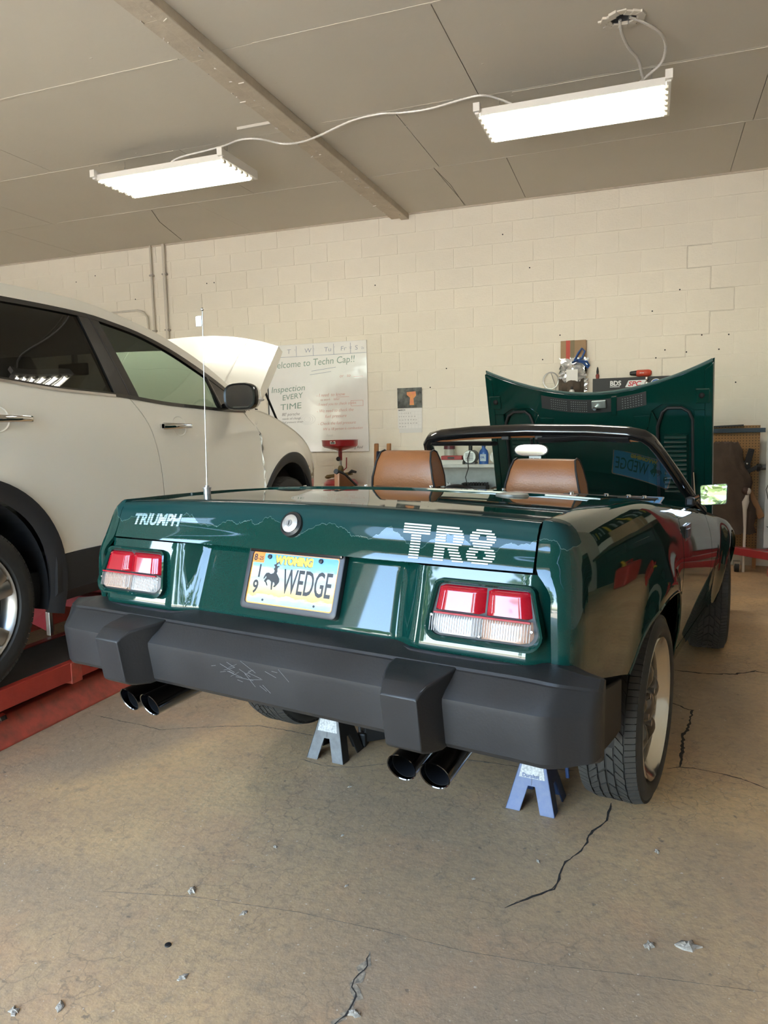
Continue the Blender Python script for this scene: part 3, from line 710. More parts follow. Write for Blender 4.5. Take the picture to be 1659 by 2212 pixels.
def make_plate(PM, parent, tagname='plate'):
    # PM(offset) gives the frame of the plate face
    a = MB(); a.prism([(x, y, 0) for x, y, z in outl(.304,.152,.012,0)], (0,0,.002)); placed(a, PM(.0035)); base = a.build(tagname, M_plate, parent, smooth=0)
    ed = MB(); ed.loft([outl(.300,.149,.010,.0003), outl(.293,.142,.008,.0003)], False); placed(ed, PM(.0055)); ed.build('plate_edge', M_pl_o, base, smooth=0)
    T_ = lambda x, y, o=.0058: PM(o) @ Matrix.Translation((x, y, 0))
    for nm, s, sz, mm_, x, y, bo, sxx in (('plate_letters','WEDGE',.098,M_pl_k,-.030,-.036,.0008,.166),('plate_state','WYOMING',.030,M_pl_y,-.066,.045,.0022,.132),('plate_digit','1',.052,M_pl_k,-.128,.002,.0010,None),('plate_digit','9',.052,M_pl_k,-.134,-.044,.0010,None)):
        text(nm, s, sz, mm_, base, T_(x, y), .0002, bo, 0, .8, width=sxx)
    text('plate_state_edge', 'WYOMING', .030, M_pl_k, base, T_(-.0668,.0447,.0056), .0001, .0032, 0, .86, width=.1335)
    stk = MB(); stk.box(-.148,-.108,.043,.074,0,.0004); placed(stk, PM(.0059)); so_ = stk.build('year_sticker', mat('sticker_orange', (.85,.20,.02), .4), base, smooth=0)
    text('sticker_month', '8', .026, M_pl_k, so_, T_(-.146,.049,.0065), .0001, .0008); text('sticker_year', '-25', .015, M_pl_k, so_, T_(-.131,.051,.0065), .0001, .0004)
    # bucking horse with rider
    hs = [(-100,12),(-96,20),(-88,22),(-80,18),(-72,22),(-70,30),(-74,36),(-70,42),(-76,50),(-70,52),(-66,58),(-60,60),(-55,56),(-62,55),(-66,50),(-64,46),(-58,48),(-56,44),(-61,42),(-62,36),(-60,28),(-62,22),(-56,14),(-50,4),(-49,-6),(-53,-14),(-60,-24),(-66,-24),(-62,-16),(-64,-10),(-69,-8),(-69,-22),(-68,-34),(-72,-34),(-74,-20),(-75,-8),(-82,-2),(-88,-2),(-92,-8),(-88,-14),(-85,-22),(-88,-22),(-93,-13),(-99,-8),(-97,-2),(-93,4),(-95,10),(-100,0),(-103,0)]
    hq = MB(); hp = [((x+22)*.00105*1.02-.013, y*.00085-.002, 0) for x, y in hs]; hq.prism(hp, (0,0,.0003)); placed(hq, PM(.0058)); ho = hq.build('horse_rider', M_pl_k, base, smooth=0)
    bm = bmesh.new(); bm.from_mesh(ho.data); bmesh.ops.triangulate(bm, faces=[f for f in bm.faces if len(f.verts) > 4], ngon_method='EAR_CLIP'); bm.to_mesh(ho.data); bm.free()
    return base
plate = make_plate(lambda o: PLm(o-.0015), pfo)
for sx_ in (-1, 1):
    placed(zl([(.0,.007),(.005,.006),(.006,.003)], 14), PLm(.004) @ Matrix.Translation((sx_*.089,.062,0))).build('plate_screw', M_rub_shade, plate)
    placed(zl([(.0,.0035),(.0005,.0035)], 12), PLm(.0045) @ Matrix.Translation((sx_*.089,-.062,0))).build('plate_hole_shade', M_rub_shade, plate)  # uncut holes: black discs paint the shade inside
MB().box(-.16,.16,-.965,-.935,.925,.938).build('plate_lamp', M_blkgl, car, smooth=0, bevel=.004)
# bumper
bsec = [(-.93,.735),(-1.0,.738),(-1.078,.722),(-1.082,.716),(-1.088,.714),(-1.128,.680),(-1.141,.664),(-1.141,.652),(-1.122,.553),(-1.112,.541),(-1.0,.528),(-.93,.535)]
bst = [(0,1.),(.12,1),(.24,1),(.36,1),(.48,1),(.6,1),(.70,1),(.745,.995),(.77,.97),(.79,.90),(.81,.79),(.83,.66),(.845,.55),(.858,.44),(.866,.34),(.872,.2)]
bst = [(0,1),(.2,1),(.4,1),(.6,1),(.7,1)]+[(.74+.006*k,1) for k in range(22)]+[(.872,1)]; st_ = [(-x, f) for x, f in bst[::-1]]+bst[1:]; bridge = smooth_interp([(0,-1.141),(.755,-1.141),(.775,-1.138),(.79,-1.131),(.81,-1.114),(.83,-1.095),(.845,-1.081),(.858,-1.069),(.866,-1.055),(.872,-1.03)])
m = MB(); rings = []
for x, f in st_:
    B_ = -.93-.07*sstep(.70, .86, abs(x)); yr = bridge(abs(x)); f = (yr-B_)/(-1.141-B_)
    rings.append([(x, B_+(y+.93)/(-.211)*(yr-B_), z-(.020*(1-f) if z > .6 else -.016*(1-f))) for y, z in bsec])
m.loft(rings); bump = m.build('bumper', M_bump, car, smooth=17)
for s_ in (1, -1):
    a = MB(); rings = []
    for y, z0_, z1_, xi, xo in ((-1.06,.55,.722,.385,.555),(-1.115,.545,.716,.388,.550),(-1.16,.538,.712,.402,.543),(-1.195,.541,.706,.418,.532),(-1.215,.546,.694,.427,.526),(-1.227,.556,.682,.431,.523)):
        ch_ = .004
        rings.append([(s_*xi, y, z0_+ch_), (s_*(xi+ch_), y, z0_), (s_*(xo-ch_), y, z0_), (s_*xo, y, z0_+ch_), (s_*xo, y, z1_-ch_), (s_*(xo-ch_), y, z1_), (s_*(xi+ch_), y, z1_), (s_*xi, y, z1_-ch_)])
    # lower part of the face leans forward
    for i, r_ in enumerate(rings):
        rings[i] = [(p[0], p[1]+(.028*(.672-p[2])/.12 if p[2] < .672 else .10*(p[2]-.672)*i*.45), p[2]) for p in r_]
    a.loft(rings); a.build('overrider', M_bump, car, bevel=.007, seg=3, smooth=30)
    MB().lathe([(0,.006),(.004,.006)], c=(s_*.748,-.99,.716), n=10, cap=True).build('trim_bolt', M_chrome, car)
scf = MB()
for k in range(26):
    x_ = random.gauss(-.02,.06); z_ = random.gauss(.632,.02); y_ = -.1412 if False else -1.1415+(.652-z_)*.19*1.0
    if z_ > .654: continue
    a_ = random.uniform(-.9,.6); l_ = random.uniform(.008,.03)
    scf.bar((x_-l_*cos(a_), y_+l_*sin(a_)*.19, z_-l_*sin(a_)), (x_+l_*cos(a_), y_-l_*sin(a_)*.19, z_+l_*sin(a_)), .0006, .0006)
scf.build('scuff_marks', mat('scuff', (.16,.16,.16), .7), bump, smooth=0, kind='stuff')
# exhaust
M_soot2 = mat('soot_liner', (.012,.012,.013), .8, spec=.1); M_exh = mat('dark_chrome', (.20,.19,.185), .12, 1.)
M_soot = mat('soot', (.006,.006,.007), .8)
for s_ in (1, -1):
    for x_ in (.427, .515):
        a = MB(); d = Vector((s_*.05, -.985, -.10)).normalized(); c0 = Vector((s_*x_, -1.118, .467))
        pr = MB().lathe([(-.20,.030),(-.19,.0365),(-.005,.0375),(0,.0385),(.002,.0375),(0,.0355),(-.01,.0352),(-.18,.035)], n=36)
        zx = d; xx = zx.orthogonal().normalized(); yy_ = zx.cross(xx); mm = Matrix((xx, yy_, zx)).transposed().to_4x4(); mm.translation = c0
        # slash cut: slide ring points along the axis by height
        vs2 = []
        for p in pr.v:
            q = mm @ Vector(p)
            if p[2] > -.02: q = q+d*(.55*(q.z-c0.z)*0.55)
            vs2.append(tuple(q))
        pr.v = vs2; tip = pr.build('exhaust_tip', M_exh, car)
        MB().pipe(c0-d*.022, c0-d*.17, .0352, .0342, n=28).build('tip_liner', M_soot2, tip); MB().cyl(c0-d*.15, c0-d*.17, .0345, n=28, cap=True).build('tip_bore', M_soot2, tip)
    MB().tube([(s_*.47,-.93,.49),(s_*.46,-.80,.49),(s_*.40,-.60,.46),(s_*.3,-.2,.40),(s_*.2,.4,.34)], .035, 14).build('exhaust_pipe', mat('rusty_pipe', (.05,.04,.035), .5, .6), car)
ax_ = MB(); ax_.cyl((-.62,0,.325),(.62,0,.325),.045); ax_.ball((0,0,.325),(.14,.13,.13)); ax_.build('rear_axle', M_under, car)
# antenna
an = MB(); an.cyl((-.655,-.62,1.055),(-.655,-.62,1.075),.013); an.cyl((-.655,-.62,1.075),(-.655,-.62,1.079),.016); an.cyl((-.655,-.62,1.079),(-.655,-.62,1.086),.008)
ant = an.build('antenna_base', mat('antenna_grey', (.45,.46,.47), .3, .8), car)
MB().tube([(-.655,-.62,1.08),(-.66,-.615,1.3),(-.664,-.61,1.71)], [.0022,.0018,.0013], 8).build('antenna_mast', mat('mast_steel', (.42,.42,.42), .3, .8), ant)
MB().ball((-.664,-.61,1.713), .006, 10, 8).build('antenna_tip', M_chrome, ant)
MB().box(-.694,-.668,-.612,-.608,1.655,1.69).build('antenna_flag', mat('clear_tag', (.75,.75,.76), .1, .5), ant, smooth=0)

# wheels
M_tyre = mat('tyre_rubber', (.016,.0155,.015), .62, nscale=40, namt=.4, ncol=(.028,.027,.025))
M_tread = mat('tread_rubber', (.034,.032,.030), .7, nscale=40, namt=.4, ncol=(.045,.043,.04))
def tyre(R_, w_, rr_, c, parent, out=1, tread=True, wide=.095):
    """axis along X; out = +1 right side"""
    h_ = w_/2
    prof = [(-h_*.72, rr_), (-h_*.98, rr_+.02), (-h_*1.04, (R_+rr_)/2), (-h_*.97, R_-.028), (-h_*.84, R_-.010), (-h_*.6, R_-.006), (0, R_-.005), (h_*.6, R_-.006), (h_*.84, R_-.010), (h_*.97, R_-.028), (h_*1.04, (R_+rr_)/2), (h_*.98, rr_+.02), (h_*.72, rr_)]
    t = MB().lathe(prof, c=c, axis='x', n=64).build('tyre', M_tyre, parent, smooth=40)
    if tread:
        b_ = MB()
        def block(xa, xb, t0, t1, sk, sk2=None):
            sk2 = sk if sk2 is None else sk2; vs2 = []
            for rr in (R_-.012, R_+.0008):
                for x, t_ in ((xa, t0), (xb, t0+sk), (xb, t1+sk), (xa, t1)):
                    r2 = rr-.010*max(0, (abs(x)-h_*.62)/(h_*.3))**1.6
                    vs2.append((c[0]+x, c[1]+r2*cos(t_), c[2]+r2*sin(t_)))
            b_.add(vs2, [(3,2,1,0),(4,5,6,7),(0,1,5,4),(1,2,6,5),(2,3,7,6),(3,0,4,7)])
        for k in range(96):
            d_ = 2*pi/96
            for s_ in (-1, 1): block(s_*h_*.585, s_*h_*.90, k*d_, k*d_+d_*.86, -.012)
        for k in range(32):
            d_ = 2*pi/32
            for s_ in (-1, 1):
                block(s_*h_*.28, s_*h_*.55, k*d_, k*d_+d_*.42, .085); block(s_*h_*.30, s_*h_*.53, k*d_+d_*.5, k*d_+d_*.93, .085)
                block(s_*h_*.035, s_*h_*.235, k*d_+.01, k*d_+d_*.9, .06)
        tb_ = b_.build('tread', M_tread, t, smooth=0, flip=None, kind='stuff')
    return t
M_alloy = mat('polished_alloy', (.62,.58,.52), .16, 1.)
M_alloyd = mat('dark_alloy', (.10,.095,.09), .25, .9)
WY = [(0, .325), (2.159, .325)]
for y, z in WY:
    for s_ in (1, -1):
        steer = 0
        t = tyre(.325, .205, .238, (s_*.712, y, z), car, s_)
        cx = s_*.712; o_ = s_*.082
        if y > 1: t.matrix_local = Matrix.Translation((cx,y,z)) @ Matrix.Rotation(radians(9),4,'Z') @ Matrix.Translation((-cx,-y,-z))
        rim = MB().lathe([(cx-o_, .225), (cx-o_*.5, .20), (cx+o_*.1, .197), (cx+o_*.75, .205), (cx+o_*.95, .222), (cx+o_*1.12, .232), (cx+o_*1.22, .243), (cx+o_*1.12, .247), (cx+o_*.9, .240)], c=(0,y,z), axis='x', n=56).build('rim', M_alloy, t)
        dk = MB().lathe([(cx+o_*.15, .199), (cx+o_*.2, .10), (cx+o_*.3, .03)], c=(0,y,z), axis='x', n=40, cap=True).build('rim_disc', M_under, t)
        for k in range(5):
            a_ = 2*pi*k/5+.3; sp = MB()
            for q, (ra, rb2) in enumerate(((.05,.035),(.10,.04),(.15,.035),(.195,.03))): pass
            sp.loft([[(cx+o_*(.45+.35*sin(pi*min(1,i/5)))+s_*.018*cos(2*pi*j/12), y+(.045+.155*i/6)*cos(a_)-(.036-.008*sin(i))*sin(2*pi*j/12)*sin(a_), z+(.045+.155*i/6)*sin(a_)+(.036-.008*sin(i))*sin(2*pi*j/12)*cos(a_)) for j in range(12)] for i in range(7)])
            sp.build('spoke', M_alloyd, t, smooth=60)
            MB().cyl((cx+o_*.7, y+.058*cos(a_+.63), z+.058*sin(a_+.63)), (cx+o_*1.0, y+.058*cos(a_+.63), z+.058*sin(a_+.63)), .011, n=6).build('lug_nut', M_chrome, t)
        MB().lathe([(cx+o_*.3,.062),(cx+o_*.75,.058),(cx+o_*.95,.045),(cx+o_*1.05,.02)], c=(0,y,z), axis='x', n=28, cap=True).build('hub_cap', M_alloyd, t)

# ------------------------------------------------------------------ cockpit
M_blktr = mat('black_trim_soft', (.014,.014,.015), .45)
tubm = MB(); tubm.box(-.66,.66,-.02,1.42,.58,.60); tubm.box(-.67,-.64,-.02,1.42,.58,.90); tubm.box(.64,.67,-.02,1.42,.58,.90); tubm.box(-.66,.66,-.03,0,.58,1.02)
tubm.build('cockpit_tub', M_blktr, car, smooth=0)
def headrest(xc, zb, zt_):
    sd = [(-.055,0),(-.062,.25),(-.052,.7),(-.030,.95),(0,1.0),(.025,.95),(.045,.7),(.055,.3),(.05,0)]
    sd = [(y+.28, zb+(zt_-zb)*v) for y, v in sd]
    def half(z): v = (z-zb)/(zt_-zb); return .158-.033*v**1.2
    rings = []
    for u in (-1.,-.985,-.94,-.6,0,.6,.94,.985,1.):
        k = 1-.10*max(0, (abs(u)-.9)/.1)
        cyy, czz = .28, (zb+zt_)/2
        rings.append([(xc+u*half(z), cyy+(y-cyy)*k, czz+(z-czz)*(1-.04*max(0,(abs(u)-.9)/.1))) for y, z in sd])
    m = MB(); m.loft(rings); h = m.build('headrest', M_tan, car, smooth=50)
    for s_ in (-1, 1):
        pts = [(xc+s_*half(z)*.985, .28+(y-.28)*1.02, (zb+zt_)/2+(z-(zb+zt_)/2)*1.01) for y, z in sd]
        MB().tube(pts, .0042, 8).build('piping', M_rub_shade, h)
    for s_ in (-.045, .045): MB().cyl((xc+s_, .285, zb+.01), (xc+s_, .285, zb-.10), .007, n=10).build('headrest_post', M_chrome, h)
    m = MB(); rings = []
    for k in range(9):
        z = zb-.045-.42*k/8; w_ = .19+.04*sstep(0,3,k); d_ = .045+.03*sstep(0,4,k); y0_ = .285+.04*0-.0+.02*(k/8)
        rings.append([(xc+w_*(abs(cos(t_))**.5)*(1 if cos(t_) > 0 else -1), y0_+d_*(abs(sin(t_))**.6)*(1 if sin(t_) > 0 else -1), z+ (0 if k else .012*abs(cos(t_)))) for t_ in [2*pi*j/24 for j in range(24)]])
    m.loft(rings); m.build('seat_back', M_tan, car, smooth=60)
    MB().box(xc-.24,xc+.24,.32,.82,.60,.74).build('seat_cushion', M_tan, car, smooth=0, bevel=.04, seg=4)
headrest(-.313, 1.045, 1.203); headrest(.313, 1.026, 1.170)
# windscreen frame
ws_path = [(-.752,1.47,.875),(-.72,1.40,.93),(-.655,1.21,1.08),(-.60,1.05,1.20),(-.578,.99,1.240),(-.55,.965,1.262),(-.48,.953,1.277),(-.3,.945,1.290),(0,.94,1.297),(.3,.945,1.290),(.48,.953,1.277),(.55,.965,1.262),(.578,.99,1.240),(.60,1.05,1.20),(.655,1.21,1.08),(.72,1.40,.93),(.752,1.47,.875)]
def sect(path, w_, h_, upv=None):
    rings = []; P_ = [Vector(p) for p in path]
    for i, p in enumerate(P_):
        d = (P_[min(i+1,len(P_)-1)]-P_[max(i-1,0)]).normalized(); nrm = Vector((0,-.62,.78)) if abs(d.x) > .6 else Vector((.5 if p.x > 0 else -.5,-.62,.6))
        x = d.cross(nrm).normalized(); y = x.cross(d)
        rings.append([p+x*w_*(abs(cos(t_))**.7)*(1 if cos(t_) > 0 else -1)+y*h_*(abs(sin(t_))**.7)*(1 if sin(t_) > 0 else -1) for t_ in [2*pi*j/12 for j in range(12)]])
    return MB().loft(rings)
wf_ = sect(ws_path, .034, .022).build('windscreen_frame', M_blkgl, car, smooth=50)
for s_ in (1, -1):
    MB().tube([(s_*.735,1.385,.925),(s_*.672,1.20,1.075),(s_*.613,1.03,1.205),(s_*.592,.98,1.238)], .008, 8).build('weather_strip', M_rub_shade, wf_)
def wglass(u, v):
    yb_, zb_ = 1.40+.18*(1-(2*u-1)**2), .93+.0*(1-(2*u-1)**2); xb_ = .705*(2*u-1); xt_ = .565*(2*u-1); yt_, zt2 = .965+.02*(1-(2*u-1)**2), 1.262+.02*(1-(2*u-1)**2)
    return (xb_+(xt_-xb_)*v, yb_+(yt_-yb_)*v, zb_+(zt2-zb_)*v)
gl_ = MB().grid(wglass, 24, 10).build('windscreen', glass('clear_glass', (.80,.86,.83), 1.0), wf_, smooth=60, flip=None)
tl = MB(); tl.grid(lambda u, v: (-.53+1.06*u, .955+.05*v, 1.247+.025*(1-(2*u-1)**2)+.018*v), 16, 1); tl.build('header_liner', M_tan, wf_, solid=.014)
for x0_, x1_, z_, y_ in ((-.53,-.19,1.231,.96),(.055,.49,1.262,.955)):
    m = MB(); m.loft([[(x0_+(x1_-x0_)*k/12, y_+.05*cos(t_)+.02, z_-.012*abs(k-6)/6*(1 if x0_ > 0 else .1)+(.012 if x0_ < 0 else .021)*sin(t_)) for t_ in [2*pi*j/12 for j in range(12)]] for k in range(13)]); m.build('sun_visor', M_blktr, wf_, smooth=60)
for x_ in (-.115,.06): MB().box(x_-.02,x_+.02,.93,.965,1.247,1.275).build('header_catch', M_rub_shade, wf_, smooth=0, bevel=.004)
# mirrors
rm_ = MB(); rm_.loft([[(-.019+.09*cos(t_)*(abs(cos(t_))**-.45 if abs(cos(t_)) > .02 else 1)*k, 1.05+dy, 1.195+.031*sin(t_)*k) for t_ in [2*pi*j/28+.01 for j in range(28)]] for k, dy in ((.75,.03),(1.0,.015),(1.0,.0))])
rmo = rm_.build('rear_mirror', M_blktr, car, smooth=50); rf = MB(); rf.add([(-.019+.085*cos(t_)*(abs(cos(t_))**-.45), 1.049, 1.195+.028*sin(t_)) for t_ in [2*pi*j/28+.01 for j in range(28)]], [tuple(range(28))]); rf.build('mirror_glass', mat('rear_mirror_face', (.70,.70,.68), .10, 1.), rmo, smooth=0)
MB().tube([(-.019,1.07,1.21),(-.01,1.03,1.255)], .008, 8).build('mirror_stem', M_blktr, rmo)
tagc = MB().box(-.025,.038,1.04,1.042,1.125,1.165).build('paper_tag', mat('paper', (.74,.73,.70), .6), car, smooth=0); text('tag_print', 'HS-4330', .014, km, tagc, frame((-.022,1.0392,1.145),(1,0,0),(0,0,1)), .0001, .0004); MB().box(-.025,.038,1.039,1.041,1.118,1.128).build('tag_stripe', mat('tag_blue', (.03,.05,.25), .5), tagc, smooth=0)
for s_ in (1, -1):
    mc_ = Vector((s_*.826, 1.25, .981)); m4 = frame(mc_, (1, -.02*s_, .10*s_), (-.06*s_, .12, 1))
    sm = MB(); sm.loft([[m4 @ Vector((x*k, y*k, z_)) for x, y in rr_outline(-.062,.062,-.060,.058,-.050,.050,.010,.010)] for k, z_ in ((.80,-.05),(.98,-.02),(1.,.0),(.97,.004))])
    smo = sm.build('door_mirror', M_blkgl, car, smooth=50)
    g2 = MB(); g2.add([m4 @ Vector((x, y, .0046)) for x, y in rr_outline(-.058,.058,-.056,.054,-.046,.046,.008,.008)], [tuple(range(28))]); g2.build('mirror_glass', M_mirror, smo, smooth=0, flip=None); outward(smo.children[0], (0,-1,0))
    MB().tube([(s_*.765,1.26,.972),(s_*.735,1.27,.955)], [.012,.018], 10).build('mirror_arm', M_chrome, smo); MB().box(min(s_*.70,s_*.742),max(s_*.70,s_*.742),1.23,1.33,.92,.965).build('mirror_foot', M_blktr, smo, smooth=0, bevel=.01)
# dash, steering wheel, trim
MB().grid(lambda u, v: (-.66+1.32*u, 1.02+.42*v, .925-.05*abs(1-2*v)**3-.01*(2*u-1)**2), 12, 8).build('dash_top', M_blktr, car, solid=.10)
sw = MB(); swm = Matrix.Translation((-.31,.88,.86)) @ Matrix.Rotation(radians(-62),4,'X')
sw.lathe([(-.012*cos(t_), .175+.012*sin(t_)) for t_ in [2*pi*k/10 for k in range(11)]], n=40); placed(sw, swm); swo = sw.build('steering_wheel', M_rub_shade, car)
for a_ in (0.5, 2.64, 4.71): placed(MB().bar((0,0,0),(.17*cos(a_),.17*sin(a_),0),.03,.006), swm).build('wheel_spoke', M_blktr, swo, smooth=0)
placed(zl([(-.02,.045),(.01,.04)], 20), swm).build('horn_pad', M_blktr, swo)
dt_ = MB(); dt_.prism([(-.70,.26,.98),(-.70,.26,1.10),(-.70,.31,1.085),(-.70,.42,1.02),(-.70,.46,.97)], (.03,0,0)); dto = dt_.build('side_trim', M_tan, car, smooth=0, bevel=.006)
MB().tube([(-.685,.255,1.105),(-.685,.32,1.085),(-.685,.43,1.02),(-.685,.47,.96)], .013, 8).build('trim_roll', M_rub_shade, dto)
# nose
ns = MB(); ns.grid(lambda u, v: ((2*u-1)*(.70-.12*v), 2.80+.20*v+.06*(1-(2*u-1)**2), .64-.14*v), 16, 5); ns.build('nose_panel', M_green, car, solid=.02); MB().box(-.74,.74,2.86,3.08,.36,.52).build('front_bumper', M_bump, car, smooth=0, bevel=.03, seg=3)
cowl = MB(); cowl.grid(lambda u, v: ((2*u-1)*.70, 1.42+.15*(1-(2*u-1)**2)+.10*v, .895-.03*v), 16, 3); cowl.build('cowl', M_rub_shade, car, solid=.02)
sp_ = empty('license_plate', 'spare license plate lying face up on the convertible dashboard', 'license plate', mw=CARM @ frame((.43, 1.31, .935), (-1,.03,0), (.03,-.97,-.20)))
make_plate(lambda o: Matrix.Translation((0,0,o-.0035)), sp_, 'plate_sheet')
# ------------------------------------------------------------------ raised hood
HO = Vector((0, 2.09, 1.714)); HD = Vector((0, .265, -.964)); HN = Vector((0, -.964, -.265))   # HN points at the windscreen: inner face
def HP(u, s_, n_=0.): return Vector((u, 0, 0))+HO+HD*s_+HN*n_
sag = lambda u: .178*(1-abs(u/.71)**1.9)
def hw(s_): return .71-.012*s_
def HG(n0):
    def f(u, v):
        x = (2*u-1); s0 = sag(x*.71); s_ = s0+(1.22-s0)*v; return HP(x*hw(s_), s_, n0+.0*x)
    return f
hm = MB(); hm.grid(HG(-.02), 40, 24); hood = hm.build('hood', M_green, car, flip=None, smooth=60); outward(hood, tuple(-HN)); md = hood.modifiers.new('solid','SOLIDIFY'); md.thickness = .006; md.offset = -1
# inner frame: plate with two openings, pressed proud
def hpoly(nm, pts, n0, n1, m_=None, bev=.006):
    a = MB(); a.prism([HP(u, s_, n0) for u, s_ in pts], HN*(n1-n0)); o = a.build(nm, m_ or M_greenin, hood, smooth=0, bevel=bev)
    bm = bmesh.new(); bm.from_mesh(o.data); bmesh.ops.triangulate(bm, faces=[f for f in bm.faces if len(f.verts) > 4], ngon_method='EAR_CLIP'); bm.to_mesh(o.data); bm.free(); return o
N_ = 24
topb = [(-.70+1.40*k/N_, sag(-.70+1.40*k/N_)+.010) for k in range(N_+1)]
hpoly('inner_frame', topb+[(.70,.30),(.60,.30),(.54,.265),(.42,.26),(.36,.30),(.33,.42),(-.33,.42),(-.36,.30),(-.42,.26),(-.54,.265),(-.60,.30),(-.70,.30)], -.018, .012, bev=.004)
for s_ in (1,-1):
    hpoly('side_rail', [(s_*.70,.30),(s_*.60,.30),(s_*.59,1.15),(s_*.695,1.15)], -.018, .012, bev=.006)
    hpoly('edge_flange', [(s_*.708,.02),(s_*.66,.06),(s_*.655,1.2),(s_*.70,1.2)], -.02, .02, bev=.006)
    hpoly('inner_rail', [(s_*.33,.42),(s_*.36,.30),(s_*.39,.36),(s_*.38,1.1),(s_*.32,1.1)], -.018, .010, bev=.006)
    b_ = MB(); b_.tube([HP(s_*x,q,.006) for x,q in ((.39,1.0),(.39,.40),(.42,.31),(.45,.285),(.53,.285),(.57,.31),(.592,.36),(.592,1.0))], .010, 8); b_.build('panel_bead', M_rub_shade, hood)
    lf_ = hpoly('louvre_panel', [(s_*.42,.45),(s_*.565,.45),(s_*.565,.85),(s_*.42,.85)], -.014, -.004, bev=.002)
    for k in range(13):
        q = .465+.029*k; a = MB()
        a.loft([[HP(s_*x, q+dy, n_) for dy, n_ in ((-.009,-.004),(-.004,.006),(.008,.012),(.010,-.004))] for x in (.428,.436,.549,.557)])
        a.build('louvre', M_greenin, hood, smooth=40)
    for u_, q_ in ((.655,.18),(.655,.21)): MB().ball(HP(s_*.645,.21,.02), (.018,.01,.018), 12, 8).build('hood_buffer', M_rub_shade, hood)
    hpoly('corner_box', [(s_*.61,.17),(s_*.69,.17),(s_*.69,.26),(s_*.61,.26)], .010, .022, bev=.006)
    hpoly('pressed_slot', [(s_*.13,.435),(s_*.22,.43),(s_*.22,.45),(s_*.13,.455)], .0, .006, bev=.003)
    hpoly('pressed_pocket', [(s_*.25,.33),(s_*.35,.325),(s_*.34,.40),(s_*.28,.41)], .010, .016, bev=.005)
    for q_ in (.05,.17): MB().lathe([(0,.012),(.004,.010)], n=12, cap=True)
hpoly('lower_panel', [(-.33,.42),(.33,.42),(.33,1.1),(-.33,1.1)], -.018, -.002, bev=.003)
hpoly('pressed_slot', [(-.09,.425),(.07,.425),(.06,.452),(-.08,.452)], .0, .006, bev=.003)
vg = [(-.33+.66*k/16, sag(-.33+.66*k/16)+.04) for k in range(17)]; vg2 = [(.33-.66*k/16, sag(.33-.66*k/16)+.125) for k in range(17)]
vt = hpoly('vent_recess', vg+vg2, .010, .014, mat('vent_black', (.008,.009,.01), .5), bev=.003)
for bl in ((-.26,-.16),(-.14,-.04),(.17,.30)):
    for k in range(5):
        for j in range(6):
            u_ = bl[0]+(bl[1]-bl[0])*(j+.5)/6; a = MB().ball(HP(u_, sag(u_)+.055+.014*k, .015), (.005,.002,.003), 6, 4); a.build('vent_mesh', mat('vent_glint', (.10,.11,.11), .3, .6), vt) if False else None
gm_ = MB()
for bl in ((-.27,-.16),(-.14,-.03),(.18,.31)):
    for k in range(5):
        for j in range(8):
            u_ = bl[0]+(bl[1]-bl[0])*(j+.5)/8; gm_.ball(HP(u_, sag(u_)+.056+.0145*k, .0145), (.0045,.002,.0025), 6, 4)
gm_.build('vent_mesh', mat('vent_glint', (.10,.11,.11), .3, .6), vt, kind='stuff')
hpoly('latch_bracket', [(.0,sag(.0)+.045),(.09,sag(.09)+.045),(.09,sag(.09)+.095),(.0,sag(0)+.095)], .012, .035, mat('latch_grey', (.22,.25,.24), .35, .7), bev=.004)
a = MB(); a.cyl(HP(.03,sag(.03)+.085,.03), HP(.03,sag(.03)+.085,.075), .012, n=14); a.build('latch_pin', M_chrome, hood)
hpoly('latch_strap', [(.12,sag(.12)+.03),(.155,sag(.15)+.03),(.15,sag(.15)+.15),(.118,sag(.12)+.15)], .012, .022, M_greenin, bev=.003)
MB().tube([HP(-.70+1.40*k/30, sag(-.70+1.40*k/30)+.004, -.004) for k in range(31)], .009, 8).build('edge_seal', mat('edge_worn', (.10,.16,.155), .3, .5), hood)
MB().tube([(.62,2.3,.70),(.60,2.22,1.05)], .008, 8).build('hood_prop', M_chrome, car)

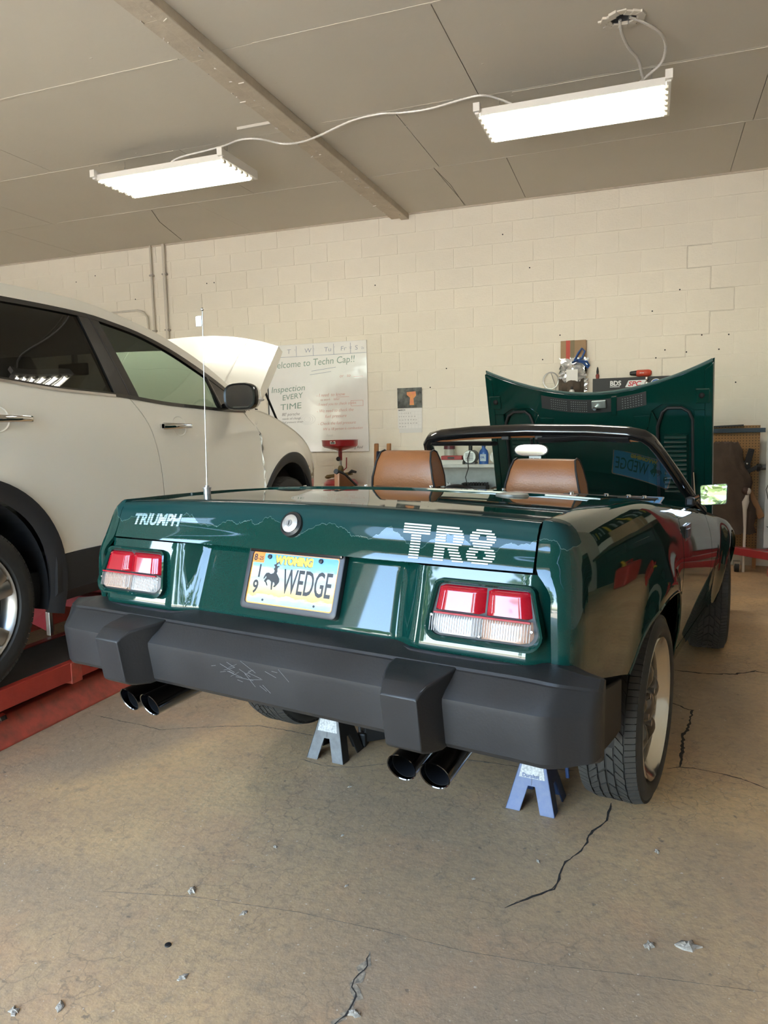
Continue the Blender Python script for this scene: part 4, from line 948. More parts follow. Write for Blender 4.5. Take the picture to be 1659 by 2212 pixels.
# ------------------------------------------------------------------ jack stands
def bw2(x, y): p = CARM @ Vector((x, y, 0)); return p.x, p.y
M_js = mat('stand_blue', (.03,.06,.16), .4, .3, nscale=14, namt=.6, ncol=(.015,.02,.04)); M_jsf = mat('stand_face', (.11,.14,.25), .5, .0, nscale=45, namt=.8, ncol=(.07,.11,.24)); M_jsl = mat('stand_label', (.56,.56,.55), .55, nscale=120, namt=.7, ncol=(.14,.14,.15)); M_jsk = mat('stand_black', (.02,.021,.023), .4, .3); M_jsg = mat('stand_grey', (.13,.135,.14), .45, .0, nscale=30, namt=.8, ncol=(.07,.07,.075))
def jack_stand(x, y, label, face, side, brand):
    px_, py_ = bw2(x, y); e = empty('jack_stand', label, 'jack stand', (px_, py_, 0), -.18349+.06)
    W0, W1, HT = .088, .036, .205
    hgt = lambda t_: W0+(W1-W0)*t_
    for s_ in (-1, 1):                                              # front and back A plates
        out_ = [(-W0,0),(-W0+.052,0),(-.012,.088),(.012,.088),(W0-.052,0),(W0,0),(W1,HT),(-W1,HT)]
        a = MB(); pts = [(u, s_*(.088-.052*z/HT), z) for u, z in out_]; a.prism(pts, (0,-s_*.006,0)); o = a.build('face_plate', face if s_ < 0 else side, e, smooth=0, bevel=.002)
        bm = bmesh.new(); bm.from_mesh(o.data); bmesh.ops.triangulate(bm, faces=[f for f in bm.faces if len(f.verts) > 4], ngon_method='EAR_CLIP'); bm.to_mesh(o.data); bm.free()
        if s_ < 0:
            l_ = MB(); l_.prism([(u, s_*(.0888-.052*z/HT), z) for u, z in ((-.046,.115),(.046,.115),(.030,HT-.005),(-.030,HT-.005))], (0,-.0006,0)); lo2 = l_.build('warning_label', M_jsl, o, smooth=0)
            MB().bar((0,-.0895+.052*.1/HT*1.0,.092),(0,-.0892+.052,HT),.0015,.0015).build('label_fold', M_jsk, o, smooth=0)
            if brand: text('label_brand', brand, .018, M_jsf, lo2, frame((-.035,-.0895+.052*.118/HT-.0012,.118),(1,0,0),(0,.24,1)), .0002, .0006)
        a = MB(); pts = [(s_*(.088-.052*z/HT), u, z) for u, z in out_]; a.prism(pts, (-s_*.006,0,0)); o = a.build('side_plate', side, e, smooth=0, bevel=.002)
        bm = bmesh.new(); bm.from_mesh(o.data); bmesh.ops.triangulate(bm, faces=[f for f in bm.faces if len(f.verts) > 4], ngon_method='EAR_CLIP'); bm.to_mesh(o.data); bm.free()
    MB().box(-W1,W1,-W1,W1,HT-.004,HT+.004).build('top_plate', side, e, smooth=0, bevel=.002)
    a = MB(); a.box(-.016,.016,-.016,.016,.12,.285); 
    for k in range(5): a.box(.016,.022,-.01,.01,.215+.013*k,.222+.013*k)
    a.build('ratchet_post', M_jsk, e, smooth=0, bevel=.002)
    MB().loft([[(u, v, .285) for u, v in ((-.05,-.02),(.05,-.02),(.05,.02),(-.05,.02))], [(u, v, .30) for u, v in ((-.055,-.022),(.055,-.022),(.055,.022),(-.055,.022))]]).build('saddle', M_jsk, e, smooth=0, bevel=.004)
    MB().tube([(.03,.0,.19),(.075,.02,.195),(.10,.03,.16),(.105,.03,.10)], .007, 8).build('lever', side, e)
    return e
jack_stand(.428, -.125, 'blue jack stand with white label under the rear axle', M_jsf, M_js, 'Duralast')
jack_stand(-.446, -.125, 'grey and black jack stand with white label under axle', M_jsg, M_jsk, '')
lv = empty('pry_bar', 'short black jack bar with worn lettering behind grey jack stand', 'jack bar', (*bw2(-.33,.03), 0)); MB().bar((-.06,-.02,.05),(.10,.13,.045),.04,.07).build('bar', M_jsk, lv, smooth=0, bevel=.006); MB().box(.08,.12,.10,.16,0,.06).build('foot', M_jsk, lv, smooth=0, bevel=.006); MB().box(-.08,-.04,-.05,.0,0,.06).build('foot', M_jsk, lv, smooth=0, bevel=.006)
text('bar_print', '3 TON', .03, M_jsl, lv, frame((-.05,-.035,.04),(.73,.68,0),(0,0,1)), .0003, .0005)

# ================================================================== white SUV on the lift
suv = empty('suv', 'large white SUV parked on the red lift with hood open', 'car', (-3.23, -5.46, .262))
M_wht = mat('pearl_white', (.84,.81,.735), .25, coat=1., coat_rough=.02)
M_clad = mat('grey_cladding', (.018,.018,.02), .5)
M_pill = mat('pillar_black', (.012,.011,.011), .22, coat=.5)
G_dark = glass('privacy_glass', (.045,.045,.042), .9); G_green = glass('green_tint_glass', (.50,.60,.52), .9)
M_int = mat('dark_interior', (.012,.012,.012), .8)
belt = smooth_interp([(-1.2,1.40),(-.3,1.372),(.27,1.336),(.57,1.312),(.99,1.296),(1.43,1.262),(1.82,1.246),(2.06,1.236),(2.35,1.236)])
wtop = smooth_interp([(-1.0,1.66),(-.3,1.705),(.44,1.72),(.72,1.723),(1.0,1.718),(1.15,1.703),(1.39,1.668),(1.64,1.600),(1.90,1.497),(2.11,1.395),(2.30,1.27),(2.40,1.236)])
rtop = smooth_interp([(-1.2,1.70),(-.3,1.765),(.47,1.785),(.75,1.79),(1.02,1.782),(1.3,1.742),(1.55,1.692),(1.74,1.630),(1.94,1.548),(2.14,1.438),(2.34,1.30),(2.45,1.24)])
sprof = smooth_interp([(.25,.925),(.36,.945),(.52,.958),(.60,.966),(.80,.974),(.98,.970),(1.12,.962),(1.20,.952),(1.26,.944),(1.30,.938)])
def SX(y, z):
    b_ = belt(min(y, 2.35))
    if z <= b_: x = sprof(z-(b_-1.28)*sstep(.9,1.2,z))
    else: x = .943-.38*(z-b_)-.0*(z-b_)**2
    if y > 2.6: x -= .22*((y-2.6)/1.15)**2.2
    if y < -.4: x -= .06*((-.4-y)/.8)**2
    if z < 1.0:
        for yc in (0, 2.9): x += .016*math.exp(-((hypot(y-yc, z-.40)-.52)/.09)**2)
    return x
def panel(nm, yL, yR, zlo, zhi, m_, s_=1, nu=20, nv=16, off=0., sol=.012, parent=None):
    def f(u, v):
        z = .5*(zlo(0)+zhi(0)); y = 0
        for _ in range(6):
            a_, b_ = yL(z), yR(z); y = a_+(b_-a_)*u; z = zlo(y)+(zhi(y)-zlo(y))*v
        return (s_*(SX(y, z)+off), y, z)
    a = MB(); a.grid(f, nu, nv); o = a.build(nm, m_, parent or suv, smooth=50, flip=None); outward(o, (s_,0,0))
    if sol: md = o.modifiers.new('solid','SOLIDIFY'); md.thickness = sol; md.offset = -1
    return o
gap = smooth_interp([(.50,1.315),(.758,1.304),(.955,1.283),(1.11,1.236),(1.20,1.175),(1.277,1.095)])      # rear door / front door
fgap = smooth_interp([(.50,2.40),(.70,2.44),(.874,2.447),(1.0,2.44),(1.1,2.413),(1.207,2.275),(1.24,2.24)])
def bore(o, s_, x, y, z, r_):
    c = MB(); c.cyl((s_*(x-.06), 0, 0), (s_*(x+.06), 0, 0), r_, n=32); c.v = [(p[0], y+p[1], z+p[2]*.85) for p in c.v]
    k = c.build('cutter', M_wht); md = o.modifiers.new('cut', 'BOOLEAN'); md.object = k; md.operation = 'DIFFERENCE'; md.solver = 'EXACT'
    bpy.context.view_layer.update(); dg = bpy.context.evaluated_depsgraph_get(); me = bpy.data.meshes.new_from_object(o.evaluated_get(dg))
    o.modifiers.clear(); o.data = me; o['baked'] = 1; bpy.data.objects.remove(k)
def archY(yc, r_, z, s_):
    d = z-.40; return yc+s_*sqrt(max(0, r_*r_-d*d))
RO, RI = .528, .455
c0 = lambda v: (lambda y: v)
ftop = smooth_interp([(2.2,1.24),(2.33,1.240),(2.50,1.225),(2.75,1.165),(3.05,1.075),(3.3,.985),(3.5,.875),(3.68,.74)])
def flo2(y): 
    d = y-2.9; return .40+sqrt(RO*RO-d*d) if abs(d) < RO*.985 else .50
for s_ in (1, -1):
    rd = panel('rear_door', lambda z: archY(0, RO, z, 1) if z < .928 else .02, lambda z: gap(z)-.004, c0(.537), lambda y: belt(y)-.012, M_wht, s_, 26, 22)
    rq = panel('rear_quarter', lambda z: -.98, lambda z: .0 if z > .93 else max(-.95, archY(0, RO, z, -1)), c0(.45), lambda y: belt(y)-.004, M_wht, s_, 14, 18)
    fd = panel('front_door', lambda z: gap(z)+.004, lambda z: fgap(z)-.003, c0(.537), lambda y: belt(y)-.012, M_wht, s_, 26, 22)
    panel('door_gap_shade', lambda z: gap(z)-.03, lambda z: gap(z)+.03, c0(.54), lambda y: belt(y)-.014, M_rub_shade, s_, 2, 16, -.005, .004); panel('fender_gap_shade', lambda z: fgap(z)-.03, lambda z: fgap(z)+.03, c0(.54), lambda y: belt(y)-.03, M_rub_shade, s_, 2, 16, -.005, .004)  # black strips behind the panel gaps, painting in the gap shade
    # front fender with its arch cut
    ys = [2.26,2.32,2.36,2.40,2.43]+[2.9-RO*.985*cos(pi*k/26) for k in range(27)]+[3.45,3.5,3.56,3.62,3.66]
    a = MB()
    def fen(u, v):
        y = ys[round(u*(len(ys)-1))]; lo_ = flo2(y); z = lo_+(ftop(y)-lo_)*v
        if y < 2.46: y = max(y, min(fgap(z)+.003, 2.46))
        return (s_*SX(y, z), y, z)
    a.grid(fen, len(ys)-1, 14); ff = a.build('front_fender', M_wht, suv, smooth=60, flip=None); outward(ff, (s_,0,0)); md = ff.modifiers.new('solid','SOLIDIFY'); md.thickness = .012; md.offset = -1
    tt = MB(); tt.grid(lambda u, v: (lambda y: (s_*(SX(y, ftop(y))-.10*v), y, ftop(y)+.018*sin(v*pi/2)))(2.24+1.42*u), 24, 4); tt.build('fender_top', M_wht, suv, solid=-.01 if s_ > 0 else .01, smooth=60)
    # black cladding: arches and sill
    for yc in (0, 2.9):
        ar = MB(); ar.grid(lambda u, v: (lambda t_, r_: (s_*(SX(yc+r_*cos(t_), max(.3, .40+r_*sin(t_)))+.012-.02*(1-v)*(1-v)), yc+r_*cos(t_), .40+r_*sin(t_)))(-.28+(pi+.56)*u, RI+(RO+.006-RI)*v), 44, 5)
        o = ar.build('arch_cladding', M_clad, suv, smooth=50, flip=None); outward(o, (s_,0,0)); md = o.modifiers.new('solid','SOLIDIFY'); md.thickness = .03; md.offset = -1
        li = MB(); li.grid(lambda u, v: (s_*(.93-.38*v), yc+(RI+.005)*cos(-.25+(pi+.5)*u), .40+(RI+.005)*sin(-.25+(pi+.5)*u)), 30, 2); li.grid(lambda u, v: (s_*.55, yc+(RI+.005)*cos(-.25+(pi+.5)*u)*v, .40+(RI+.005)*sin(-.25+(pi+.5)*u)*v), 30, 1); li.build('wheel_liner', mat('liner', (.012,.013,.016), .55), suv, smooth=0, flip=None)
    sc2 = MB(); sc2.loft([[(s_*(SX(y,.53)+.006), y, .535), (s_*(SX(y,.5)+.014), y, .50), (s_*(SX(y,.42)+.010), y, .36), (s_*(SX(y,.3)-.03), y, .30), (s_*.80, y, .30), (s_*.80, y, .535)] for y in [.47+1.96*k/10 for k in range(11)]]); sc2.build('sill_cladding', M_clad, suv, smooth=30)
    if True:
        # daylight opening: black surround, glass
        panel('roof_rail', lambda z: -.95, lambda z: 2.42, wtop, lambda y: rtop(y)-.002, M_wht, s_, 40, 5, .0, .02)
        rg_ = panel('rear_glass', lambda z: -.35, lambda z: smooth_interp([(1.29,.985),(1.5,.955),(1.72,.918)])(z), lambda y: belt(y)+.005, lambda y: wtop(y)-.018, G_dark, s_, 18, 10, -.006, 0)
        fg_ = panel('front_glass', lambda z: smooth_interp([(1.27,1.172),(1.5,1.115),(1.72,1.05)])(z), lambda z: smooth_interp([(1.24,2.0),(1.27,1.97),(1.43,1.96),(1.5,1.90),(1.6,1.64)])(z), lambda y: belt(y)+.003, lambda y: wtop(y)-.016-.02*sstep(1.5,1.96,y), G_green, s_, 18, 10, -.006, 0)
        pl_ = panel('b_pillar', lambda z: smooth_interp([(1.29,.98),(1.5,.95),(1.72,.912)])(z), lambda z: smooth_interp([(1.27,1.178),(1.5,1.12),(1.72,1.055)])(z), lambda y: belt(y)-.004, lambda y: wtop(y)-.004, M_pill, s_, 8, 10, .002, .03)
        sl_ = panel('pillar_gap_shade', lambda z: smooth_interp([(1.28,1.103),(1.5,1.055),(1.72,.990)])(z)-.004, lambda z: smooth_interp([(1.28,1.103),(1.5,1.055),(1.72,.990)])(z)+.004, lambda y: belt(y)-.004, lambda y: wtop(y)-.004, M_rub_shade, s_, 2, 10, .0035, .004, pl_)  # black line laid on the pillar as painted shade of the door gap
        panel('window_trim', lambda z: -.35, lambda z: 2.30, lambda y: wtop(y)-.024-.012*sstep(1.3,1.9,y), lambda y: wtop(y)-.0, M_pill, s_, 40, 2, .003, .02)
        panel('sail_panel', lambda z: smooth_interp([(1.24,1.985),(1.27,1.965),(1.44,1.945),(1.6,1.8)])(z), lambda z: smooth_interp([(1.23,2.36),(1.30,2.22),(1.40,2.06),(1.5,1.93)])(z), lambda y: belt(min(y,2.3))+.0, lambda y: wtop(y)-.004, M_pill, s_, 10, 6, .0, .02)
        qd = MB(); qd.tube([(s_*(SX(1.93+.05*k/6, 1.44-.19*k/6)+.006), 1.93+.05*k/6, 1.44-.19*k/6) for k in range(7)], .009, 6); qd.build('glass_divider', M_pill, suv)
        panel('belt_moulding', lambda z: -.35, lambda z: 2.28, lambda y: belt(y)-.012, lambda y: belt(y)+.008, M_pill, s_, 40, 2, .004, .012)
        ch_ = panel('belt_chrome', lambda z: -.35, lambda z: .98, lambda y: belt(y)-.013, lambda y: belt(y)-.001, M_chrome, s_, 24, 2, .007, .006)
    for (y0_, y1_, zc) in ((.10,.38,1.165),(1.315,1.585,1.132)):
        dpar = rd if y0_ < 1 else fd
        cu = MB(); cyc = (y0_+y1_)/2+(.045 if y0_ > 1 else -.03); cu.lathe([(.004,.069),(.0,.064),(-.022,.040),(-.030,.005)], n=26, cap=False); cu.v = [(s_*(SX(cyc+p[0],zc+p[1]*.85)+p[2]-.0015), cyc+p[0], zc+p[1]*.85) for p in cu.v]; bore(dpar, s_, SX(cyc,zc), cyc, zc, .064); cu.build('handle_cup', M_wht, dpar, smooth=60, solid=.002)
        hn = MB(); hn.loft([[(s_*(SX(y0_+(y1_-y0_)*k/14, zc)+.022+.016*sin(pi*k/14)+.010*cos(t_)), y0_+(y1_-y0_)*k/14, zc+(.019-.005*k/14)*sin(t_)) for t_ in [2*pi*j/12 for j in range(12)]] for k in range(15)])
        for y_ in (y0_, y1_-.03): hn.box(min(s_*(SX(y_,zc)-.005), s_*(SX(y_,zc)+.03)), max(s_*(SX(y_,zc)-.005), s_*(SX(y_,zc)+.03)), y_, y_+.03, zc-.012, zc+.012)
        hn.build('door_handle', M_chrome, dpar, smooth=50)
    # door mirror
    mm = Matrix.Translation((s_*1.085, 1.99, 1.316))
    hs_ = MB(); hs_.loft([[mm @ Vector((s_*(.115*k*abs(cos(t_))**.65*(1 if cos(t_) > 0 else -1))-s_*.03*0, y_, .085*k*abs(sin(t_))**.65*(1 if sin(t_) > 0 else -1))) for t_ in [2*pi*j/28 for j in range(28)]] for k, y_ in ((.45,.13),(.80,.10),(.96,.05),(1.0,.0),(.97,-.012))])
    mo = hs_.build('door_mirror', M_wht, suv, smooth=60)
    rm2 = MB(); rm2.loft([[mm @ Vector((s_*(.115*k*abs(cos(t_))**.65*(1 if cos(t_) > 0 else -1)), y_, .085*k*abs(sin(t_))**.65*(1 if sin(t_) > 0 else -1))) for t_ in [2*pi*j/28 for j in range(28)]] for k, y_ in ((1.02,.02),(1.03,-.01),(.98,-.022),(.86,-.020))], cap=False); rm2.build('mirror_shell', M_pill, mo, smooth=50)
    rf2 = MB(); rf2.add([mm @ Vector((s_*(.115*.87*abs(cos(t_))**.65*(1 if cos(t_) > 0 else -1)), -.019, .085*.87*abs(sin(t_))**.65*(1 if sin(t_) > 0 else -1))) for t_ in [2*pi*j/28 for j in range(28)]], [tuple(range(28))]); g2 = rf2.build('mirror_glass', mat('suv_mirror', (.70,.72,.71), .03, 1.), mo, smooth=0, flip=None); outward(g2, (0,-1,0))
    MB().bar((s_*.93,2.06,1.262),(s_*1.05,2.02,1.268),.08,.03).build('mirror_arm', M_pill, mo, smooth=0, bevel=.008); MB().ball(tuple(mm @ Vector((s_*.105,.06,-.02))), (.02,.045,.012)).build('turn_lamp', mat('clear_lamp', (.6,.6,.58), .2), mo)
    # wheels
    for yc in (0, 2.9):
        t = tyre(.372, .225, .262, (s_*.838, yc, .372), suv, s_, tread=(s_ > 0))
        cx, o_ = s_*.838, s_*.105
        MB().lathe([(cx-o_*.6,.24),(cx+o_*.5,.232),(cx+o_*.85,.245),(cx+o_*1.02,.262),(cx+o_*.95,.267),(cx+o_*.8,.263)], c=(0,yc,.372), axis='x', n=48).build('rim', mat('suv_alloy', (.42,.41,.39), .28, .9), t)
        MB().lathe([(cx+o_*.2,.235),(cx+o_*.15,.02)], c=(0,yc,.372), axis='x', n=32, cap=True).build('brake_disc', mat('brake_dark', (.03,.03,.03), .5, .6), t)
        for k in range(5):
            for dd in (-.16, .16):
                a_ = 2*pi*k/5+.42+dd; sp = MB(); rings = []
                for i in range(8):
                    r_ = .05+.19*i/7; aa = a_-dd*.35*(1-i/7); w_ = .022+.012*(i/7)
                    ctr = (cx+o_*(.55+.38*sin(.5*pi*i/7+.2)), yc+r_*cos(aa), .372+r_*sin(aa)); tx_, tz_ = -sin(aa), cos(aa)
                    rings.append([(ctr[0]+s_*dxx, ctr[1]+tx_*dw*w_, ctr[2]+tz_*dw*w_) for dxx, dw in ((-.02,-1),(.006,-1),(.012,-.6),(.012,.6),(.006,1),(-.02,1))])
                sp.loft(rings); sp.build('spoke', mat('suv_alloy', (.42,.41,.39), .28, .9), t, smooth=50)
            MB().cyl((cx+o_*.62, yc+.058*cos(2*pi*k/5+1.05), .372+.058*sin(2*pi*k/5+1.05)), (cx+o_*.85, yc+.058*cos(2*pi*k/5+1.05), .372+.058*sin(2*pi*k/5+1.05)), .010, n=6).build('lug_nut', M_chrome, t)
        MB().lathe([(cx+o_*.5,.07),(cx+o_*.8,.066),(cx+o_*.92,.035)], c=(0,yc,.372), axis='x', n=24, cap=True).build('hub_cap', mat('suv_alloy', (.42,.41,.39), .28, .9), t)
# roof, floor, glasshouse ends, interior
MB().grid(lambda u, v: (lambda y: ((2*u-1)*(SX(y, rtop(y))-.001), y, rtop(y)+.035*(1-(2*u-1)**2)*sstep(2.45,1.0,y)))(-1.0+2.75*v), 24, 30).build('roof', M_wht, suv, solid=.03, smooth=60)
MB().grid(lambda u, v: (lambda y: ((2*u-1)*(SX(y, rtop(y))-.05), y+.02, rtop(y)+.02*(1-(2*u-1)**2)-.01))(1.74+.72*v), 16, 8).build('windscreen', glass('suv_windscreen', (.72,.80,.74), .8), suv, flip=None)
MB().box(-.88,.88,-.98,3.3,.30,.46).build('floor_pan', M_int, suv, smooth=0)
MB().box(-.9,.9,-1.02,-.96,.46,1.66).build('tailgate', M_wht, suv, smooth=0, bevel=.03)
MB().box(-.86,.86,2.1,2.45,.46,1.18).build('dashboard', M_int, suv, smooth=0, bevel=.05)
for s_ in (1, -1):
    for (y_, zt2) in ((.05,1.28),(1.12,1.28)):
        se = MB(); se.loft([[(s_*.42+.25*abs(cos(t_))**.5*(1 if cos(t_) > 0 else -1), y_+.10*sin(t_)-.06*k, .46+.2*k) for t_ in [2*pi*j/16 for j in range(16)]] for k in range(5)]); se.build('seat_back', M_int, suv); MB().loft([[(s_*.42+.13*q*cos(t_), y_-.26+.05*q*sin(t_), zt2+.02+.20*h_) for t_ in [2*pi*j/16 for j in range(16)]] for q, h_ in ((.8,0),(1,.25),(1,.7),(.75,1.))]).build('seat_headrest', M_int, suv)
        MB().box(s_*.42-.25,s_*.42+.25,y_,y_+.5,.46,.68).build('seat_cushion', M_int, suv, smooth=0, bevel=.05)
MB().box(-.12,.12,1.72,1.74,1.48,1.56).build('cabin_mirror', M_int, suv, smooth=0, bevel=.015); MB().box(-.012,.012,1.73,1.76,1.54,1.64).build('mirror_stem', M_int, suv, smooth=0)
MB().grid(lambda u, v: ((2*u-1)*(.86-.16*v), 3.5+.28*sin(pi*v)*.6+.10*(1-(2*u-1)**2), .35+.55*v), 20, 8).build('front_bumper', M_wht, suv, solid=.02, smooth=60)
MB().box(-.78,.78,2.55,3.45,.5,.95).build('engine_bay', M_int, suv, smooth=0, bevel=.03)
# open hood
HQ = lambda u, v, n_=0.: (lambda x, L_: Vector((x*(.865-.02*v*v), 2.53+L_*.68*v, 1.268+L_*.72*v+.045*(1-abs(x)**2.2)*(.35+.65*v)+.02*sin(pi*v)-n_)))(2*u-1, .66+.12*(1-abs(2*u-1)**2.2))
hd2 = MB(); hd2.grid(lambda u, v: HQ(u, v), 32, 18); ho2 = hd2.build('hood', M_wht, suv, flip=None, smooth=60); outward(ho2, (0,-.5,1)); md = ho2.modifiers.new('solid','SOLIDIFY'); md.thickness = .03; md.offset = -1
for s_ in (0, 1):
    a = MB(); a.grid(lambda u, v: HQ(s_, u)+Vector(((.006 if s_ else -.006)*v, .055*v*u**.5, -.075*v*(.5+.5*sin(pi*min(1,u*1.0))))), 18, 3); a.build('hood_flange', M_wht, ho2, solid=.008, smooth=60)
for x_ in (.2,.8):
    a = MB(); a.tube([HQ(x_+.03*(1 if x_ > .5 else -1)*(v/10), v/10, .008) for v in range(0, 11)], .010, 6); a.build('hood_crease', M_wht, ho2, smooth=60)
MB().tube([HQ(.06,.55,.03), (-.78,3.2,.98)], .009, 8).build('hood_strut', M_rub_shade, suv); MB().tube([HQ(.94,.55,.03), (.78,3.2,.98)], .009, 8).build('hood_strut', M_rub_shade, suv)
cwl = MB(); cwl.box(-.82,.82,2.42,2.56,1.16,1.225); cwl.build('cowl', M_pill, suv, smooth=0, bevel=.02)
wp = MB(); wp.tube([(.84,2.30,1.255),(.90,2.42,1.262),(.93,2.47,1.250),(.90,2.40,1.243),(.82,2.26,1.245)], .004, 6); wp.build('wiper', M_rub_shade, suv)

# ------------------------------------------------------------------ lift
M_lift = mat('lift_red', (.36,.032,.018), .45, nscale=5, namt=.7, ncol=(.24,.022,.014), bump=.12, bscale=40, rvar=.1)
M_lift2 = mat('lift_red_worn', (.42,.055,.03), .55, nscale=18, namt=.8, ncol=(.17,.04,.022), bump=.15, bscale=40)
M_deck = mat('lift_deck', (.035,.028,.024), .7, nscale=12, namt=.6, ncol=(.06,.045,.04))
lift = empty('car_lift', 'red steel car lift runway carrying the white SUV', 'car lift', (-2.29, -4.5, 0))
for xo in (0, -1.42):
    x1, x0 = xo, xo-.46
    MB().box(x0+.02,x1-.025,-2.4,2.6,.235,.258).build('deck_plate', M_deck, lift, smooth=0)
    a = MB(); a.loft([[(x1, y, .262), (x1, y, .172), (x1-.03, y, .165), (x1-.06, y, .18), (x1-.06, y, .235), (x1-.03, y, .266)] for y in (-2.4, .0, 2.6)]); a.build('runway_beam', M_lift, lift, smooth=0, bevel=.004)
    a = MB(); a.loft([[(x0, y, .262), (x0, y, .172), (x0+.05, y, .172), (x0+.05, y, .262)] for y in (-2.4, 2.6)]); a.build('runway_beam', M_lift, lift, smooth=0, bevel=.004)
    a = MB(); a.loft([[(x1+.0, y, .0), (x1-.003, y, .010), (x1-.075, y, .118), (x1-.10, y, .122), (x1-.16, y, .122), (x1-.16, y, 0)] for y in (-2.4, .5, 2.6)]); a.build('base_beam', M_lift2, lift, smooth=0, bevel=.005)
    a = MB(); a.box(x0,x0+.10,-2.4,2.6,0,.14); a.build('base_beam', M_lift2, lift, smooth=0, bevel=.005)
    for y_ in (-.375, 1.4): bl = MB().box(x1-.055,x1+.004,y_-.035,y_+.035,.155,.258).build('lock_block', M_lift2, lift, smooth=0, bevel=.003); MB().cyl((x1+.003,y_+.10,.21),(x1+.010,y_+.10,.21),.012,n=6).build('bolt', M_under, lift)
    MB().box(x0+.1,x1-.17,-2.3,2.5,.02,.16).build('scissor_arm', M_under, lift, smooth=0)
fit = MB(); fit.cyl((-.012,-.905,.135),(-.012,-.83,.137),.016,n=6); fit.cyl((-.012,-.83,.137),(-.012,-.80,.138),.020,n=6); fo = fit.build('hose_fitting', M_chrome, lift, smooth=30); MB().tube([(-.012,-.905,.135),(-.012,-1.2,.13),(-.012,-1.6,.13)], .019, 10).build('hydraulic_hose', mat('hose_red', (.36,.03,.02), .45), lift)
M_pink = mat('lift_pinkred', (.34,.035,.055), .4, nscale=6, namt=.5, ncol=(.42,.10,.12))
cp = MB(); cp.prism([(-.78,.12,.262),(-.50,-.02,.262),(-.50,-.02,.36),(-.55,.0,.39),(-.80,.15,.41)], (0,.03,0)); cp.build('stop_plate', M_pink, lift, smooth=0, bevel=.006)
cp = MB(); cp.box(-1.25,-.55,.55,.60,.36,.42); cp.box(-1.25,-.50,.52,.66,.262,.34); cp.build('cross_jack', M_pink, lift, smooth=0, bevel=.006)
MB().box(-.49,-.46,-.06,-.035,.262,.40).build('stop_pin', mat('chrome_dull', (.5,.5,.5), .25, .9), lift, smooth=0, bevel=.004)

# ------------------------------------------------------------------ light fixtures
M_white = mat('white_metal', (.72,.70,.66), .35)
M_refl = mat('reflector', (.8,.8,.78), .18, .9)
M_tube = mat('lit_tube', (1,1,.96), .4, emit=(1,.955,.84), estr=TUBE)
M_cap = mat('tube_cap', (.75,.72,.62), .35, .4)
M_flex = mat('flex_conduit', (.62,.60,.56), .4, .3)
M_wire = mat('hanger_wire', (.45,.44,.42), .4, .7)
def fixture(x0, x1, yc, z, label, tilt=0):
    L_ = x1-x0; wd = .50
    e = empty('shop_light', label, 'ceiling light', ((x0+x1)/2, yc, z), 0, 'six tube shop lights under the ceiling')
    e.rotation_euler = (tilt, 0, 0)
    hx = L_/2
    b_ = MB(); b_.box(-hx+.03, hx-.03, -wd/2+.02, wd/2-.02, .045, .055)
    b_.box(-hx+.03, hx-.03, -wd/2, -wd/2+.012, .012, .055); b_.box(-hx+.03, hx-.03, wd/2-.012, wd/2, .012, .055)
    b_.build('housing', M_white, e, smooth=0)
    for k in range(6):
        y = -wd/2+.045+k*(wd-.09)/5
        r_ = MB().grid(lambda u, v: (-hx+.03+(L_-.06)*u, y-.038+.076*v, .044-.028*(2*v-1)**2*(1 if True else 0)), 1, 8)
        r_.build('reflector', M_refl, e, flip=True, solid=.001)
        t = MB().cyl((-hx+.035, y, .014), (hx-.035, y, .014), .0127, n=14).build('tube', M_tube, e)
        for s_ in (-1, 1):
            MB().cyl((s_*(hx-.036), y, .014), (s_*(hx-.012), y, .014), .0133, n=14).build('tube_cap', M_cap, t)
            MB().box(s_*(hx-.022)-.009, s_*(hx-.022)+.009, y-.014, y+.014, .0, .05).build('lamp_holder', M_cap, e, smooth=0, bevel=.002)
    for k in range(1, 6):
        y = -wd/2+.004+k*(wd-.09)/5
        MB().box(-hx+.035, hx-.035, y-.005, y+.005, .001, .046).build('divider_fin', M_refl, e, smooth=0)
    for s_ in (-1, 1):
        c = MB(); xo = s_*(hx-.012)
        c.box(xo-.014, xo+.014, -wd/2-.015, wd/2+.015, .018, .085)
        c.build('end_cap', M_white, e, smooth=0, bevel=.003)
        bx = MB().box(xo-.022, xo+.022, -wd/2-.035, -wd/2-.0, .03, .085).build('end_tab', M_white, e, smooth=0, bevel=.002)
        wv = MB()
        for q in (-1, 1): wv.tube([(xo-s_*.1+q*.03, .0, .055), (xo-s_*.1, 0, .13), (xo-s_*.1, 0, H-z-.002)], .0018, 5)
        wv.tube([(xo-s_*.1+.006*cos(t_), .006*sin(t_), .13+t_*.004) for t_ in range(0, 12)], .0025, 5)
        wv.build('hanger', M_wire, e)
    return e
fixture(-.80, .40, -2.36, 3.375, 'bright six tube shop light hanging over the open green hood')
fixture(-3.92, -2.72, -2.36, 3.375, 'bright six tube shop light hanging above the white car')
def corrugated(path, r, sub=10):
    P_ = [Vector(p) for p in path]; out = []
    for i in range(len(P_)-1):
        p0 = P_[max(0,i-1)]; p1 = P_[i]; p2 = P_[i+1]; p3 = P_[min(len(P_)-1,i+2)]
        for k in range(sub):
            t = k/sub
            out.append(.5*((2*p1)+(p2-p0)*t+(2*p0-5*p1+4*p2-p3)*t*t+(3*p1-p0-3*p2+p3)*t**3))
    out.append(P_[-1]); return out, [r*(1.12 if i % 2 else .86) for i in range(len(out))]
def cable(name, path, r, label, m=M_flex, cat='conduit', sub=12):
    a, rr = corrugated(path, r, sub); return tag(MB().tube(a, rr, 8).build(name, m), label, cat)
